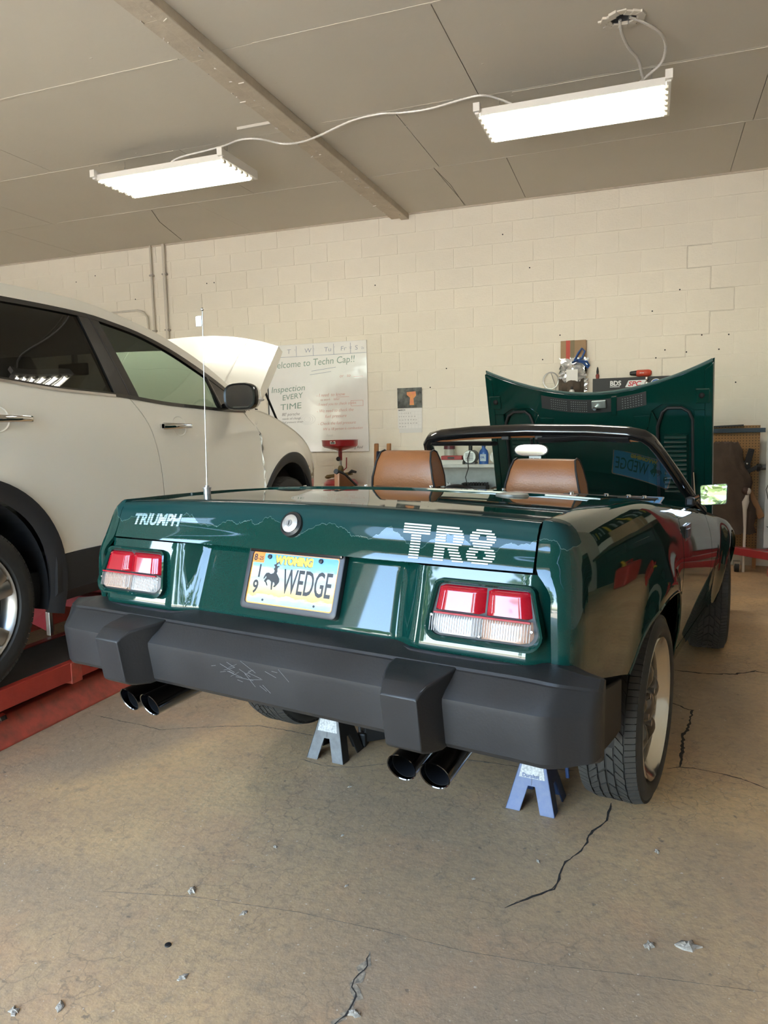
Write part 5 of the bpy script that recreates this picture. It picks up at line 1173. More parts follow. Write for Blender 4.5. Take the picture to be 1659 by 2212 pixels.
cable('flex_conduit', [(-3.40,-2.36,3.44),(-3.38,-2.36,3.50),(-3.28,-2.36,3.555),(-2.894,-2.36,3.582),(-2.679,-2.414,3.586),(-2.54,-2.374,3.584),(-2.391,-2.281,3.56),(-2.216,-2.313,3.535),(-2.04,-2.36,3.54),(-1.758,-2.411,3.582),(-1.537,-2.429,3.586),(-1.377,-2.386,3.586),(-1.175,-2.375,3.586),(-.928,-2.429,3.586),(-.798,-2.436,3.586),(-.701,-2.39,3.57),(-.56,-2.36,3.50),(-.5,-2.36,3.435)], .0085, 'white flexible conduit stapled across the ceiling between the two shop lights')
cable('flex_conduit', [(.12,-3.03,3.60),(.125,-2.95,3.57),(.16,-2.82,3.54),(.21,-2.70,3.52),(.235,-2.58,3.47),(.246,-2.45,3.435)], .0085, 'short white flexible conduit dropping straight from ceiling hole to shop light')
cable('flex_conduit', [(.17,-3.04,3.60),(.26,-2.97,3.58),(.335,-2.86,3.565),(.365,-2.75,3.545),(.345,-2.65,3.50),(.27,-2.58,3.47),(.19,-2.5,3.45),(.10,-2.42,3.435)], .0085, 'looping white flexible conduit from ceiling hole to shop light')
jb = empty('junction_box', 'ragged junction box hole in the ceiling with broken plaster edge', 'junction box', (.135,-3.04,H))
a = MB()
for k in range(16):
    t = 2*pi*k/16; r_ = random.uniform(.07,.10); a.obox(Matrix.Translation((r_*cos(t)*1.15, r_*sin(t)*.8, -.006))@Matrix.Rotation(t+random.uniform(-.3,.3),4,'Z'), .04, .05, random.uniform(.008,.02))
a.build('broken_plaster', M_ceil, jb, smooth=0, bevel=.002)
MB().lathe([(.0,.073),(.07,.072),(.082,.070),(.083,.002)], n=28).build('metal_box', mat('galv', (.45,.45,.44),.4,.8), jb, flip=None)
MB().cyl((.02,0,.080),(.02,0,.030),.030,n=8).build('cable_clamp', mat('galv', (.45,.45,.44),.4,.8), jb)

# ------------------------------------------------------------------ wall things
M_pipe = mat('painted_pipe', (.56,.52,.45), .5)
def vpipe(x, r, label, bend=False):
    a = MB(); a.tube([(x,-.03,H-.005),(x,-.03,.3)] , r, 10); e = a.build('wall_conduit', M_pipe)
    st = MB()
    for z in (3.25, 2.6, 1.9): st.box(x-r-.012, x+r+.012, -.045, 0, z-.01, z+.01)
    st.build('pipe_strap', mat('strap', (.38,.35,.31),.5,.5), e, smooth=0, bevel=.003)
    return tag(e, label, 'pipe')
vpipe(-5.345, .013, 'thin painted conduit running down the block wall')
vpipe(-5.16, .019, 'thick painted pipe running down the block wall')
tag(MB().tube([(-6.2,-.03,2.86),(-5.58,-.03,2.86),(-5.49,-.03,2.83),(-5.44,-.03,2.77),(-5.43,-.03,2.6),(-5.43,-.03,.3)], .012, 10).build('bent_conduit', M_pipe), 'bent conduit curving down beside the two wall pipes', 'pipe')

def board_mat():
    m = mat('whiteboard', (.80,.79,.77), .25, nscale=3.2, namt=.4, ncol=(.70,.68,.67), detail=6, coat=.3); return m
wb = empty('whiteboard', 'whiteboard covered in green, red and black marker notes', 'whiteboard', (-3.22, -.004, 1.725))
MB().box(-.61, .61, -.012, 0, -.605, .605).build('board', board_mat(), wb, smooth=0, bevel=.002)
MB().box(-.622, -.61, -.016, 0, -.605, .5).build('edge_trim', mat('black_trim', (.02,.02,.02), .5), wb, smooth=0)
gm, rm, km, bm_ = mat('green_marker', (.22,.33,.28), .6), mat('red_marker', (.58,.24,.21), .6), mat('black_marker', (.10,.09,.10), .6), mat('blue_marker', (.24,.28,.38), .6)
fk = mat('faint_marker', (.55,.55,.56), .6)
def wt(s, x, z, size, m, sh=.25, sx=1., rot=.02, bold=.0):
    mt = frame((x, -.0128, z), (cos(rot), 0, sin(rot)), (-sin(rot), 0, cos(rot)))
    text('writing', s, size, m, wb, mt, .0003, bold-.0006*size/.05, sh, sx)
z0 = .605
for s, x in (('T', -.36), ('W', -.14), ('Tu', .10), ('Fr', .30), ('S', .47)): wt(s, x, .505, .07, bm_, .1, 1.2)
wt("'':", -.27, .52, .04, bm_); wt("':", -.03, .52, .04, bm_); wt("'", .22, .52, .05, bm_); wt("'/2", .40, .52, .035, bm_); wt("'2a", .54, .51, .035, bm_)
ln = MB()
for x in (-.45, -.24, -.03, .22, .42): ln.box(x-.002, x+.002, -.0132, -.012, .47, .585)
ln.box(-.6, .605, -.0132, -.012, .468, .472); ln.build('ruled_line', bm_, wb, smooth=0)
wt('Welcome to Techn Cap!!', -.60, .345, .105, gm, .15, .98, .03, .001)
ul = MB(); ul.bar((-.06,-.0126,.30),(.24,-.0126,.33),.004,.001,(0,1,0)); ul.bar((-.08,-.0126,.26),(.18,-.0126,.285),.004,.001,(0,1,0)); ul.build('underline', bm_, wb, smooth=0)
wt('Inspection', -.58, .075, .095, gm, .2, 1.1, .04, .001); wt('EVERY', -.44, -.015, .085, gm, .15, 1.1, .1, .001); wt('TIME', -.47, -.125, .095, gm, .1, 1.35, .07, .001)
wt("80' porsche", -.45, -.19, .048, km, .2); wt('needs oil change', -.45, -.235, .036, km, .3); wt('fuel pressure down', -.45, -.275, .034, km, .3)
wt('or   to', .28, .215, .05, rm); ul = MB(); ul.box(.45,.56,-.0132,-.012,.215,.218); ul.box(.235,.39,-.0132,-.012,.0,.003)
wt('- I need  to know', -.01, .01, .052, rm, .25, .95); wt('to work    labor', .04, -.035, .036, rm)
wt('- I need you to check codes', -.01, -.09, .045, rm, .25, .95)
for a_, b2, c2, d2 in ((.41,.555,-.103,-.1),(.41,.555,-.045,-.042),(.41,.413,-.103,-.042),(.552,.555,-.103,-.042)): ul.box(a_, b2, -.0132, -.012, c2, d2)
ul.build('red_rule', rm, wb, smooth=0)
wt('- We need to check the', -.01, -.165, .05, rm, .25, .92); wt('fuel pressure', .09, -.225, .05, rm, .25)
wt('- Check the fuel pressure', .0, -.305, .047, rm, .25, .95); wt('HV is 18 person is combustion', .06, -.365, .042, rm, .25, .92)
wt('Finish', .10, -.435, .035, fk); wt('connecting Rod', .27, -.575, .042, km, .3)
sk_ = MB()
for (x_, zz_, w_, h_) in ((.20,-.545,.085,.045),):
    sk_.box(x_, x_+w_, -.0132,-.012, zz_, zz_+.003); sk_.box(x_, x_+w_, -.0132,-.012, zz_+h_, zz_+h_+.003); sk_.box(x_, x_+.003,-.0132,-.012,zz_,zz_+h_); sk_.box(x_+w_,x_+w_+.003,-.0132,-.012,zz_,zz_+h_)
sk_.box(.225,.228,-.0132,-.012,-.605,-.545); sk_.box(.26,.263,-.0132,-.012,-.59,-.545); sk_.build('sketch', km, wb, smooth=0)
for k in range(3):
    q = MB(); q.tube([(-.13+(.03+.02*k)*cos(t_/20*2*pi)*1.4, -.0124, -.235+(.03+.014*k)*sin(t_/20*2*pi)) for t_ in range(21)], .0012, 4); q.build('scribble', fk, wb)

cl = empty('wall_calendar', 'wall calendar with dark photo above white month page', 'calendar', (-2.13, -.006, 1.56))
MB().box(-.138, .138, -.006, 0, .02, .235).build('photo_page', mat('calendar_photo', (.035,.035,.035), .25, nscale=9, namt=1, ncol=(.22,.24,.22)), cl, smooth=0)
ph = MB(); ph.prism([(-.03,-.0068,.19),(.07,-.0068,.195),(.075,-.0068,.15),(.045,-.0068,.12),(.05,-.0068,.05),(.0,-.0068,.05),(.005,-.0068,.13),(-.03,-.0068,.16)], (0,.0006,0)); ph.build('photo_print', mat('photo_orange', (.75,.36,.10), .3, nscale=30, namt=1, ncol=(.7,.22,.16)), cl, smooth=0)
MB().box(-.138, .138, -.004, 0, -.20, .018).build('month_page', mat('paper', (.74,.73,.70), .6), cl, smooth=0)
MB().box(-.125, .135, -.0025, 0, -.245, -.2).build('tear_off_edge', mat('paper2', (.66,.65,.62), .6), cl, smooth=0)
gl = MB()
for k in range(6): gl.box(-.13, .13, -.0045, -.0039, -.018-.036*k, -.0168-.036*k)
for k in range(8): gl.box(-.13+.037*k, -.129+.037*k, -.0045, -.0039, -.198, -.018)
gl.build('day_grid', mat('grid_grey', (.5,.5,.5), .6), cl, smooth=0)
mcl = lambda x, z: frame((x, -.0046, z), (1,0,0), (0,0,1))
text('month_title', 'MARCH', .022, km, cl, mcl(-.128, -.008), .0001, .0006)
for r_ in range(5):
    text('day_numbers', '  '.join(str(r_*7+c2+1) for c2 in range(7) if r_*7+c2 < 31), .016, km, cl, mcl(-.125, -.04-.036*r_), .0001, 0, 0, 1.25)

M_board = mat('brown_cardboard', (.36,.235,.13), .75, nscale=5, namt=.3)
cb = empty('cardboard_pack', 'tall cardboard pack with red stripe wrapped in crinkled clear plastic', 'package', (-.415, -.002, 1.66))
MB().box(-.122, .122, -.055, 0, 0, .525).build('carton', M_board, cb, smooth=0, bevel=.004)
MB().box(-.07, -.03, -.0562, -.05, .30, .526).build('red_stripe', mat('red_print', (.45,.06,.04), .6), cb, smooth=0)
MB().box(-.028, .012, -.0562, -.05, .30, .526).build('olive_stripe', mat('olive_print', (.19,.15,.08), .6), cb, smooth=0)
cw = MB()
def crump(u, v):
    a_ = u*2*pi; r_ = .105+.03*sin(v*9+u*31)+.02*random.uniform(-1,1)
    return (r_*cos(a_)*1.0, -.06-.045*abs(sin(pi*v))*random.uniform(.4,1)*(.3+.7*abs(sin(a_))) if sin(a_) < 0 else -.056, .02+.33*v+.015*random.uniform(-1,1))
cw.grid(crump, 30, 22)
pw = cw.build('plastic_wrap', mat('crinkled_plastic', (.62,.62,.62), .12, .55, spec=.8), cb, smooth=0, flip=None)
sh_ = MB(); sh_.box(-.06,.05,-.112,-.108,.10,.24); sh_.build('paper_slip', mat('paper', (.74,.73,.70), .6), cb, smooth=0)
tag(MB().tube([(-.40,-.075,1.99),(-.36,-.10,2.06),(-.33,-.09,2.10),(-.30,-.10,2.07),(-.33,-.11,2.0),(-.42,-.11,1.965),(-.36,-.12,1.98),(-.28,-.11,1.97),(-.26,-.08,1.93),(-.27,-.09,1.91),(-.31,-.11,1.96),(-.40,-.115,1.985)], .010, 8).build('blue_strap', mat('blue_cord', (.02,.075,.26), .5)), 'knotted blue cord tied around the plastic wrapped pack', 'cord')
wc = empty('wire_coil', 'thin wire coil hanging on the block wall', 'wire coil', (-.634,-.03,1.72))
a = MB()
for k in range(3): a.tube([((.07+.004*k)*cos(t_/28*2*pi), -.004*k, .085+(.078+.003*k)*sin(t_/28*2*pi)) for t_ in range(29)], .003, 6)
a.tube([(-.06,0,.02),(-.045,0,-.06)], .003, 6); a.tube([(.05,0,.02),(.03,0,-.06)], .003, 6); a.tube([(.0,0,.163),(.05,0,.02)], .003, 6)
a.build('wire', mat('wire_grey', (.35,.34,.32), .35, .8), wc)
rg = MB(); rg.loft([[( -.55+.02*k+.01*sin(k*2.1), -.06-.06*sin(pi*k/12)+.05*cos(2*pi*j/12)*.9, 1.71+(.05+.035*abs(cos(k*.5)))*sin(2*pi*j/12)+.03*abs(k-6)/6+random.uniform(-.008,.008)) for j in range(12)] for k in range(13)])
tag(rg.build('glove', mat('grubby_leather', (.05,.04,.03), .8, nscale=12, namt=.8, ncol=(.13,.09,.06))), 'grubby dark work glove slumped against the cardboard pack', 'glove')
sc_ = empty('spray_can', 'small white and red spray can standing before the glove', 'spray can', (-.412,-.20,1.60))
MB().lathe([(0,.026),(.085,.026),(.1,.018)], n=20, cap=True).build('can', mat('can_white', (.6,.6,.58), .35, .3), sc_)
MB().cyl((0,0,.03),(0,0,.07),.0265,n=20).build('print_band', mat('can_red', (.5,.08,.06), .4), sc_)
MB().lathe([(.1,.012),(.122,.011),(.13,.006)], n=14, cap=True).build('nozzle', mat('black_plastic', (.015,.015,.015), .45), sc_)
tag(MB().box(-.53,-.30,-.25,-.0,1.575,1.60).build('parts_shelf', mat('shelf_blue', (.05,.09,.22), .5), smooth=0, bevel=.003), 'narrow blue shelf on the wall under the cardboard pack', 'shelf')

bp = empty('banner_panel', 'black tool panel with white, red and blue brand stickers', 'panel', (.25,-.004,1.48))
MB().box(-.48, .48, -.03, 0, 0, .325).build('panel', mat('panel_black', (.012,.012,.013), .5), bp, smooth=0, bevel=.004)
mw_, mr_, mb_ = mat('sticker_white', (.75,.75,.75), .4), mat('sticker_red', (.55,.03,.05), .4), mat('sticker_blue', (.03,.12,.42), .4)
bt = lambda x, z: frame((x, -.0306, z), (1,0,0), (0,0,1))
text('bds_sticker', 'BDS', .062, mw_, bp, bt(-.317, .252), .0004, .0022, 0, .95); text('bds_small', 'SUSPENSION', .016, mw_, bp, bt(-.317, .234), .0004, .0004)
q = MB(); q.prism([(-.175,-.0304,.232),(.005,-.0304,.232),(.02,-.0304,.295),(-.145,-.0304,.295)], (0,-.0006,0)); q.build('spc_field', mw_, bp, smooth=0)
text('spc_sticker', 'SPC', .062, mr_, bp, frame((-.15,-.0314,.242),(1,0,0),(0,0,1)), .0004, .002, .25, 1.1)
for r_, m_, d_ in ((.05, mw_, 0), (.044, mb_, .0005), (.03, mw_, .001), (.026, mb_, .0015)): MB().cyl((.105,-.0302-d_,.253),(.105,-.0308-d_,.253), r_, n=28).build('round_sticker', m_, bp)
text('round_letter', 'F', .05, mw_, bp, frame((.092,-.0326,.235),(1,0,0),(0,0,1)), .0004, .002)
text('ebc_sticker', 'EBC', .062, mw_, bp, bt(.162, .235), .0004, .0018)
cf = MB()
for k, r_ in enumerate((.016,.02,.024,.018)): cf.ball((.0,-.055, .325-.045*k), (r_,r_,.022), 12, 8)
tag(cf.build('chrome_ornament', mat('chrome', (.75,.75,.76), .06, 1.)), 'small chrome fitting hanging in front of the black sticker panel', 'fitting').location = (.27,0,1.46)
hd = empty('cordless_driver', 'red and black cordless driver lying on top of the sticker panel', 'power tool', (.115,-.02,1.828))
MB().lathe([(.06,.026),(.07,.032),(.17,.033),(.19,.028),(.2,.015)], axis='x', c=(0,0,.012), n=18, cap=True).build('body', mat('tool_red', (.50,.06,.03), .35), hd)
MB().lathe([(0,.014),(.012,.02),(.05,.024),(.062,.026)], axis='x', c=(0,0,.014), n=18, cap=True).build('chuck', mat('black_plastic', (.015,.015,.015), .45), hd)
text('tool_print', 'drive', .02, mw_, hd, frame((.09,-.0345,.008),(1,0,0),(0,0,1)), .0002)
aw = empty('awl', 'small black handled awl standing on the panel corner', 'tool', (-.185,-.02,1.805))
MB().lathe([(0,.014),(.03,.018),(.045,.012)], n=12, cap=True).build('base', mat('tool_red2', (.22,.03,.02), .4), aw)
MB().lathe([(.045,.010),(.07,.012),(.10,.007),(.115,.002)], n=12, cap=True).build('handle', mat('black_plastic', (.015,.015,.015), .45), aw)

# ------------------------------------------------------------------ oil drain, chair, shelf
M_red = mat('red_enamel', (.30,.012,.018), .28, coat=.5)
od = empty('oil_drain', 'red rolling oil drain tank with wide funnel pan', 'oil drain', (-2.79,-.4,0))
MB().lathe([(0,.17),(.02,.19),(.74,.19),(.80,.185),(.835,.15),(.845,.06)], n=32, cap=True).build('tank', M_red, od)
MB().lathe([(.90,.022),(.84,.03)], n=16, cap=True).build('collar', mat('brass', (.16,.12,.05), .45, .6), od)
vb = MB(); vb.bar((-.16,0,.865),(.13,0,.90),.05,.035); vb.ball((0,0,.93),(.035,.035,.06)); vb.ball((-.15,0,.86),(.035,.04,.02)); vb.build('valve_body', mat('brass', (.16,.12,.05), .45, .6), od, bevel=.006)
MB().tube([(.1,-.02,.90),(.14,-.03,.925),(.19,-.03,.915)], [.014,.018,.012], 10).build('hose_nozzle', mat('black_plastic', (.015,.015,.015), .45), od)
MB().cyl((0,0,.9),(0,0,1.08),.014).build('stem', mat('chrome_dull', (.5,.5,.5), .25, .9), od)
MB().tube([(.03,0,.93),(.075,-.02,.96),(.08,-.02,1.07)], .006, 8).build('lever', M_red, od)
MB().ball((-.012,-.03,1.055), .024).build('knob', mat('black_plastic', (.015,.015,.015), .45), od)
MB().lathe([(1.04,.02),(1.14,.022),(1.155,.08),(1.18,.17),(1.195,.188),(1.25,.192),(1.255,.197),(1.25,.186),(1.2,.18),(1.175,.13),(1.16,.03)], n=36).build('funnel_pan', M_red, od)
lb = MB().box(-.03,.03,-.1905,-.186,1.215,1.245).build('pan_label', mat('paper', (.74,.73,.70), .6), od, smooth=0); MB().box(-.022,.022,-.192,-.19,1.22,1.236).build('label_print', mat('label_dark', (.12,.12,.12),.5), lb, smooth=0)
for k in range(4): MB().ball((.15*cos(k*pi/2+.7), .15*sin(k*pi/2+.7), .0), .02).build('caster', mat('black_plastic', (.015,.015,.015), .45), od).location.z = .02
od.location.z = .0
M_wood = mat('orange_wood', (.36,.16,.05), .45, nscale=5, namt=.6, ncol=(.26,.10,.03))
ch = empty('wooden_chair', 'wooden chair standing against the wall under a navy jacket', 'chair', (-2.33,-.4,0))
for sx_ in (-1, 1):
    MB().bar((sx_*.075,.10,0),(sx_*.075,.05,.45),.035,.04,(0,1,0)).build('leg', M_wood, ch, bevel=.006)
    MB().bar((sx_*.18,-.25,0),(sx_*.18,-.25,.45),.035,.04,(0,1,0)).build('leg', M_wood, ch, bevel=.006)
    b_ = MB(); b_.loft([[(sx_*.07-.02, .0+.06*k/5-.02, .45+.152*k), (sx_*.07+.02, .0+.06*k/5-.02, .45+.152*k), (sx_*.07+.02, .03+.06*k/5, .45+.152*k), (sx_*.07-.02, .03+.06*k/5, .45+.152*k)] for k in range(6)]); b_.build('back_post', M_wood, ch, bevel=.008)
MB().box(-.2,.2,-.28,.05,.45,.48).build('seat', M_wood, ch, smooth=0, bevel=.008)
jk = MB(); jk.loft([[( .05+(.11-.03*abs(k-5)/9)*cos(2*pi*j/14)+.01*sin(j*3+k), .02+.055*sin(2*pi*j/14)+.01*cos(k*2+j), .38+.075*k) for j in range(14)] for k in range(11)])
j_ = jk.build('navy_jacket', mat('navy_cloth', (.012,.018,.045), .9, bump=.4, bscale=25), smooth=60); j_.location = (-2.33,-.42,0); tag(j_, 'navy jacket draped over the wooden chair back', 'jacket')
M_shelf = mat('white_shelf', (.62,.63,.62), .4, nscale=14, namt=.3)
sf = empty('steel_shelf', 'white steel storage shelf behind the driver headrest', 'shelf', (-1.45,-.2,0))
for z_ in (.955, .55, .12): MB().box(-.45,.62,-.18,.18,z_,z_+.032).build('shelf_board', M_shelf, sf, smooth=0, bevel=.004)
MB().box(-.45,.62,.175,.185,.05,.95).build('back_panel', M_shelf, sf, smooth=0)
for x_ in (-.44,.60):
    for y_ in (-.17,.17): MB().box(x_,x_+.02,y_-.01,y_+.01,0,.99).build('upright', M_shelf, sf, smooth=0)
def onshelf(name, label, cat, x, y, z=.987): return empty(name, label, cat, (x,y,z))
e = onshelf('paper_box', 'flat white box lying on the steel shelf under red box', 'box', -1.62,-.28); MB().box(-.13,.15,-.07,.07,0,.04).build('carton', mat('paper', (.74,.73,.70), .6), e, smooth=0, bevel=.003); MB().box(-.135,.155,-.075,.075,.03,.045).build('lid', mat('paper2', (.66,.65,.62), .6), e, smooth=0)
e = onshelf('red_case', 'slim red case lying on the flat white box', 'case', -1.60,-.27,1.032); MB().obox(Matrix.Rotation(-.04,4,'Y')@Matrix.Translation((0,0,.024)),.23,.12,.04); a = MB(); a.box(-.1,.12,-.06,.06,0,.042); a.build('shell', mat('case_red', (.36,.03,.03), .4), e, smooth=0, bevel=.006); MB().box(-.03,.04,-.064,-.058,.012,.03).build('latch', mat('black_plastic', (.015,.015,.015), .45), e, smooth=0)
e = onshelf('clear_jug', 'clear plastic jug with dark lid at the shelf end', 'jug', -1.66,-.14); MB().lathe([(0,.05),(.12,.055),(.15,.05)], n=18, cap=True).build('body', mat('clear_jug', (.5,.48,.42), .3), e); MB().lathe([(.15,.06),(.19,.058)], n=18, cap=True).build('lid', mat('maroon', (.10,.02,.03), .4), e)
e = onshelf('bench_motor', 'round grey electric motor with finned end on shelf', 'motor', -1.40,-.27); MB().lathe([(-.07,.065),(.09,.065),(.1,.05)], axis='y', c=(0,0,.075), n=26, cap=True).build('casing', mat('motor_dark', (.07,.07,.075), .45, .5), e); fc = MB().lathe([(-.076,.062),(-.07,.064)], axis='y', c=(0,0,.075), n=26, cap=True).build('end_cover', mat('motor_light', (.55,.56,.55), .4, .4), e)
for k in range(7): MB().box(-.04,.04,-.079,-.076,.04+.011*k,.044+.011*k).build('vent_slot', mat('black_plastic', (.015,.015,.015), .45), fc, smooth=0)
MB().box(-.05,.05,-.05,.08,0,.02).build('base', mat('motor_dark', (.07,.07,.075), .45, .5), e, smooth=0); MB().cyl((0,-.02,.13),(0,-.02,.19),.02).build('switch_box', mat('black_plastic', (.015,.015,.015), .45), e)
e = onshelf('oil_bottle', 'blue motor oil bottle standing beside the motor', 'bottle', -1.265,-.29); bo = MB(); 
for_prof = [(0,.048,.03),(.10,.05,.032),(.135,.04,.03),(.16,.018,.018),(.17,.018,.018)]
bo.loft([[(a_*cos(2*pi*j/20), c2*sin(2*pi*j/20)*1.0, z_) for j in range(20)] for z_, a_, c2 in for_prof]); bo.build('bottle', mat('bottle_blue', (.02,.10,.38), .3), e)
MB().cyl((0,0,.168),(0,0,.19),.02).build('cap', mat('cap_blue', (.02,.06,.25), .4), e); lbl = MB().box(-.03,.03,-.0345,-.031,.03,.10).build('label', mat('label_pale', (.45,.55,.68), .4), e, smooth=0); text('label_text', 'OIL', .026, mb_, lbl, frame((-.024,-.0348,.06),(1,0,0),(0,0,1)), .0002, .001)
e = onshelf('dial_gauge', 'round pale gauge on the shelf beside the blue bottle', 'gauge', -1.14,-.27); MB().lathe([(-.03,.06),(.03,.06)], axis='y', c=(0,0,.07), n=26, cap=True).build('case', mat('motor_light', (.55,.56,.55), .4, .4), e); MB().cyl((0,-.031,.07),(0,-.0335,.07),.05,n=26).build('dial', mat('paper', (.74,.73,.70), .6), e)
tag(MB().tube([(-1.39,-.36,1.12),(-1.41,-.385,1.05),(-1.40,-.39,.95),(-1.43,-.39,.86),(-1.42,-.38,.80)], .005, 6).build('power_cord', mat('black_plastic', (.015,.015,.015), .45)), 'black power cord hanging from the motor over shelf edge', 'cord')
e = empty('engine_part', 'toothed black engine part lying on the lower shelf', 'engine part', (-1.36,-.27,.582)); a = MB(); a.box(-.13,.13,-.08,.08,0,.19)
for k in range(9): a.box(-.125+.029*k, -.108+.029*k, -.075,.075,.19,.215)
a.build('casting', mat('cast_black', (.02,.02,.022), .5, .3), e, smooth=0, bevel=.006); MB().cyl((-.16,-.02,.16),(-.06,-.06,.17),.012).build('pipe_stub', mat('cast_black', (.02,.02,.022), .5, .3), e)
e = empty('parts_carton', 'small brown carton with white label on lower shelf', 'box', (-1.09,-.27,.582)); MB().box(-.09,.1,-.08,.08,0,.17).build('carton', mat('dark_carton', (.10,.06,.035), .7), e, smooth=0, bevel=.004); MB().box(-.06,.01,-.083,-.078,.11,.16).build('label', mat('paper', (.74,.73,.70), .6), e, smooth=0)
e = empty('shop_rag', 'crumpled pale shop rag on the lower shelf', 'rag', (-1.65,-.28,.582)); a = MB(); a.loft([[( .08*(1-.1*k)*cos(2*pi*j/12)*(1+.2*sin(j*2+k)), .06*(1-.1*k)*sin(2*pi*j/12), .035*k+.012*sin(j*3+k)) for j in range(12)] for k in range(7)]); a.build('cloth', mat('pale_rag', (.5,.52,.55), .8), e)

# ------------------------------------------------------------------ right hand corner
def pegmat():
    m = bpy.data.materials.new('pegboard'); m.use_nodes = True; n, L, p = nodes_of(m)
    tc = n.new('ShaderNodeTexCoord'); mp = n.new('ShaderNodeMapping'); mp.inputs['Scale'].default_value = (39.4,39.4,39.4)
    L.new(tc.outputs['Object'], mp.inputs[0])
    fr = n.new('ShaderNodeVectorMath'); fr.operation = 'FRACTION'; L.new(mp.outputs[0], fr.inputs[0])
    sb = n.new('ShaderNodeVectorMath'); sb.operation = 'SUBTRACT'; sb.inputs[1].default_value = (.5,.5,.5); L.new(fr.outputs[0], sb.inputs[0])
    ml = n.new('ShaderNodeVectorMath'); ml.operation = 'MULTIPLY'; ml.inputs[1].default_value = (1,0,1); L.new(sb.outputs[0], ml.inputs[0])
    le = n.new('ShaderNodeVectorMath'); le.operation = 'LENGTH'; L.new(ml.outputs[0], le.inputs[0])
    lt = n.new('ShaderNodeMath'); lt.operation = 'LESS_THAN'; lt.inputs[1].default_value = .16; L.new(le.outputs['Value'], lt.inputs[0])
    mx = n.new('ShaderNodeMix'); mx.data_type = 'RGBA'; mx.inputs[6].default_value = (.30,.16,.055,1); mx.inputs[7].default_value = (.02,.012,.005,1)
    L.new(lt.outputs[0], mx.inputs[0]); L.new(mx.outputs[2], p.inputs['Base Color']); p.inputs['Roughness'].default_value = .55
    return m
pg = empty('pegboard', 'brown pegboard panel leaning by the wall with steel rail on top', 'pegboard', (1.05,-.16,0))
MB().box(-.35,.20,-.006,.0,.16,1.32).build('panel', pegmat(), pg, smooth=0)
rl = MB(); rl.box(-.36,.24,-.03,.01,1.262,1.295); rl.box(-.36,.24,-.034,-.03,1.255,1.262); rl.build('rail', mat('rail_blue', (.05,.075,.10), .4, .4), pg, smooth=0, bevel=.002)
MB().bar((-.3,-.01,1.31),(.06,-.02,1.322),.03,.014).build('rail_bar', mat('black_plastic', (.015,.015,.015), .45), pg, smooth=0)
for x_ in (-.33,.17): MB().box(x_,x_+.03,0,.03,0,1.3).build('stud', M_wood, pg, smooth=0)
jkt = MB()
def jr(k):
    z_ = 1.17-.075*k; w_ = .10+.075*sstep(0,5,k)+.02*sin(k*1.7); d_ = .05+.03*sstep(0,4,k)
    return [(.96+.012*k*(.7)+w_*cos(2*pi*j/22)*(1+.06*sin(j*3+k*.8)), -.27+d_*sin(2*pi*j/22)*(1+.2*sin(j*4.2+k*.5)), z_+.01*sin(j*2.2)) for j in range(22)]
jkt.loft([jr(k) for k in range(12)])
tag(jkt.build('brown_jacket', mat('brown_canvas', (.085,.06,.045), .9, nscale=8, namt=.6, ncol=(.05,.035,.026), bump=.4, bscale=22), smooth=60), 'brown canvas work jacket hanging from the pegboard', 'jacket')
M_blk = mat('black_steel', (.012,.012,.013), .4, .3)
br = empty('bracket_tool', 'black steel bracket tool with bolts hanging on the pegboard', 'tool', (1.12,-.22,.90))
a = MB(); a.box(-.07,.05,-.03,0,-.02,.10); a.bar((.02,-.02,.06),(.055,-.02,.21),.05,.03,(0,1,0)); a.bar((-.06,-.02,-.04),(.14,-.03,.06),.035,.04,(0,1,0)); a.box(.04,.075,-.04,0,.18,.2); a.build('frame', M_blk, br, smooth=0, bevel=.004)
for x_, z_ in ((-.045,.06),(.02,.075),(.055,.01)): MB().ball((x_,-.035,z_),(.012,.008,.012)).build('bolt', mat('chrome_dull', (.5,.5,.5), .25, .9), br)
bt_ = empty('pipe_clamp', 'grey threaded clamp end sticking out beside the pegboard', 'clamp', (1.29,-.24,.94))
MB().cyl((-.06,0,0),(.12,0,.01),.025,n=16).build('pipe', mat('steel_dark', (.12,.12,.12), .35, .8), bt_); MB().cyl((-.07,0,0),(-.04,0,0),.035,n=6).build('collar', M_blk, bt_)
st_ = empty('bust_ornament', 'small pale figure ornament with brown hair by the jacket', 'ornament', (1.135,-.36,.60))
MB().loft([[(r_*cos(2*pi*j/12)+dx, r_*.8*sin(2*pi*j/12), z_) for j in range(12)] for z_, r_, dx in ((-.6,.012,-.01),(-.2,.012,-.008),(-.03,.018,-.012),(.04,.03,-.008),(.08,.018,0),(.10,.016,.004))]).build('torso', mat('pale_plaster', (.55,.50,.44), .6), st_)
MB().ball((.012,-.005,.135),(.022,.02,.03)).build('face', mat('pale_plaster', (.55,.50,.44), .6), st_); MB().ball((-.012,.004,.142),(.034,.03,.036)).build('hair', mat('hair_brown', (.06,.03,.02), .8), st_)
ec = empty('engine_hoist', 'red steel engine hoist base with black casters by the wall', 'engine hoist', (1.25,-.75,0))
def bx_bar(nm, p0, p1, w_, h_): MB().bar(p0, p1, w_, h_).build(nm, M_red, ec, smooth=0, bevel=.004)
bx_bar('leg', (-.22,.42,.20), (.75,-.22,.14), .07, .07); bx_bar('leg', (-.10,.46,.17), (.6,.46,.17), .07, .07); bx_bar('cross_beam', (-.02,-.32,.135), (.7,-.25,.135), .075, .075)
bx_bar('mast', (.55,.2,.16), (.55,.2,1.5), .09, .09)
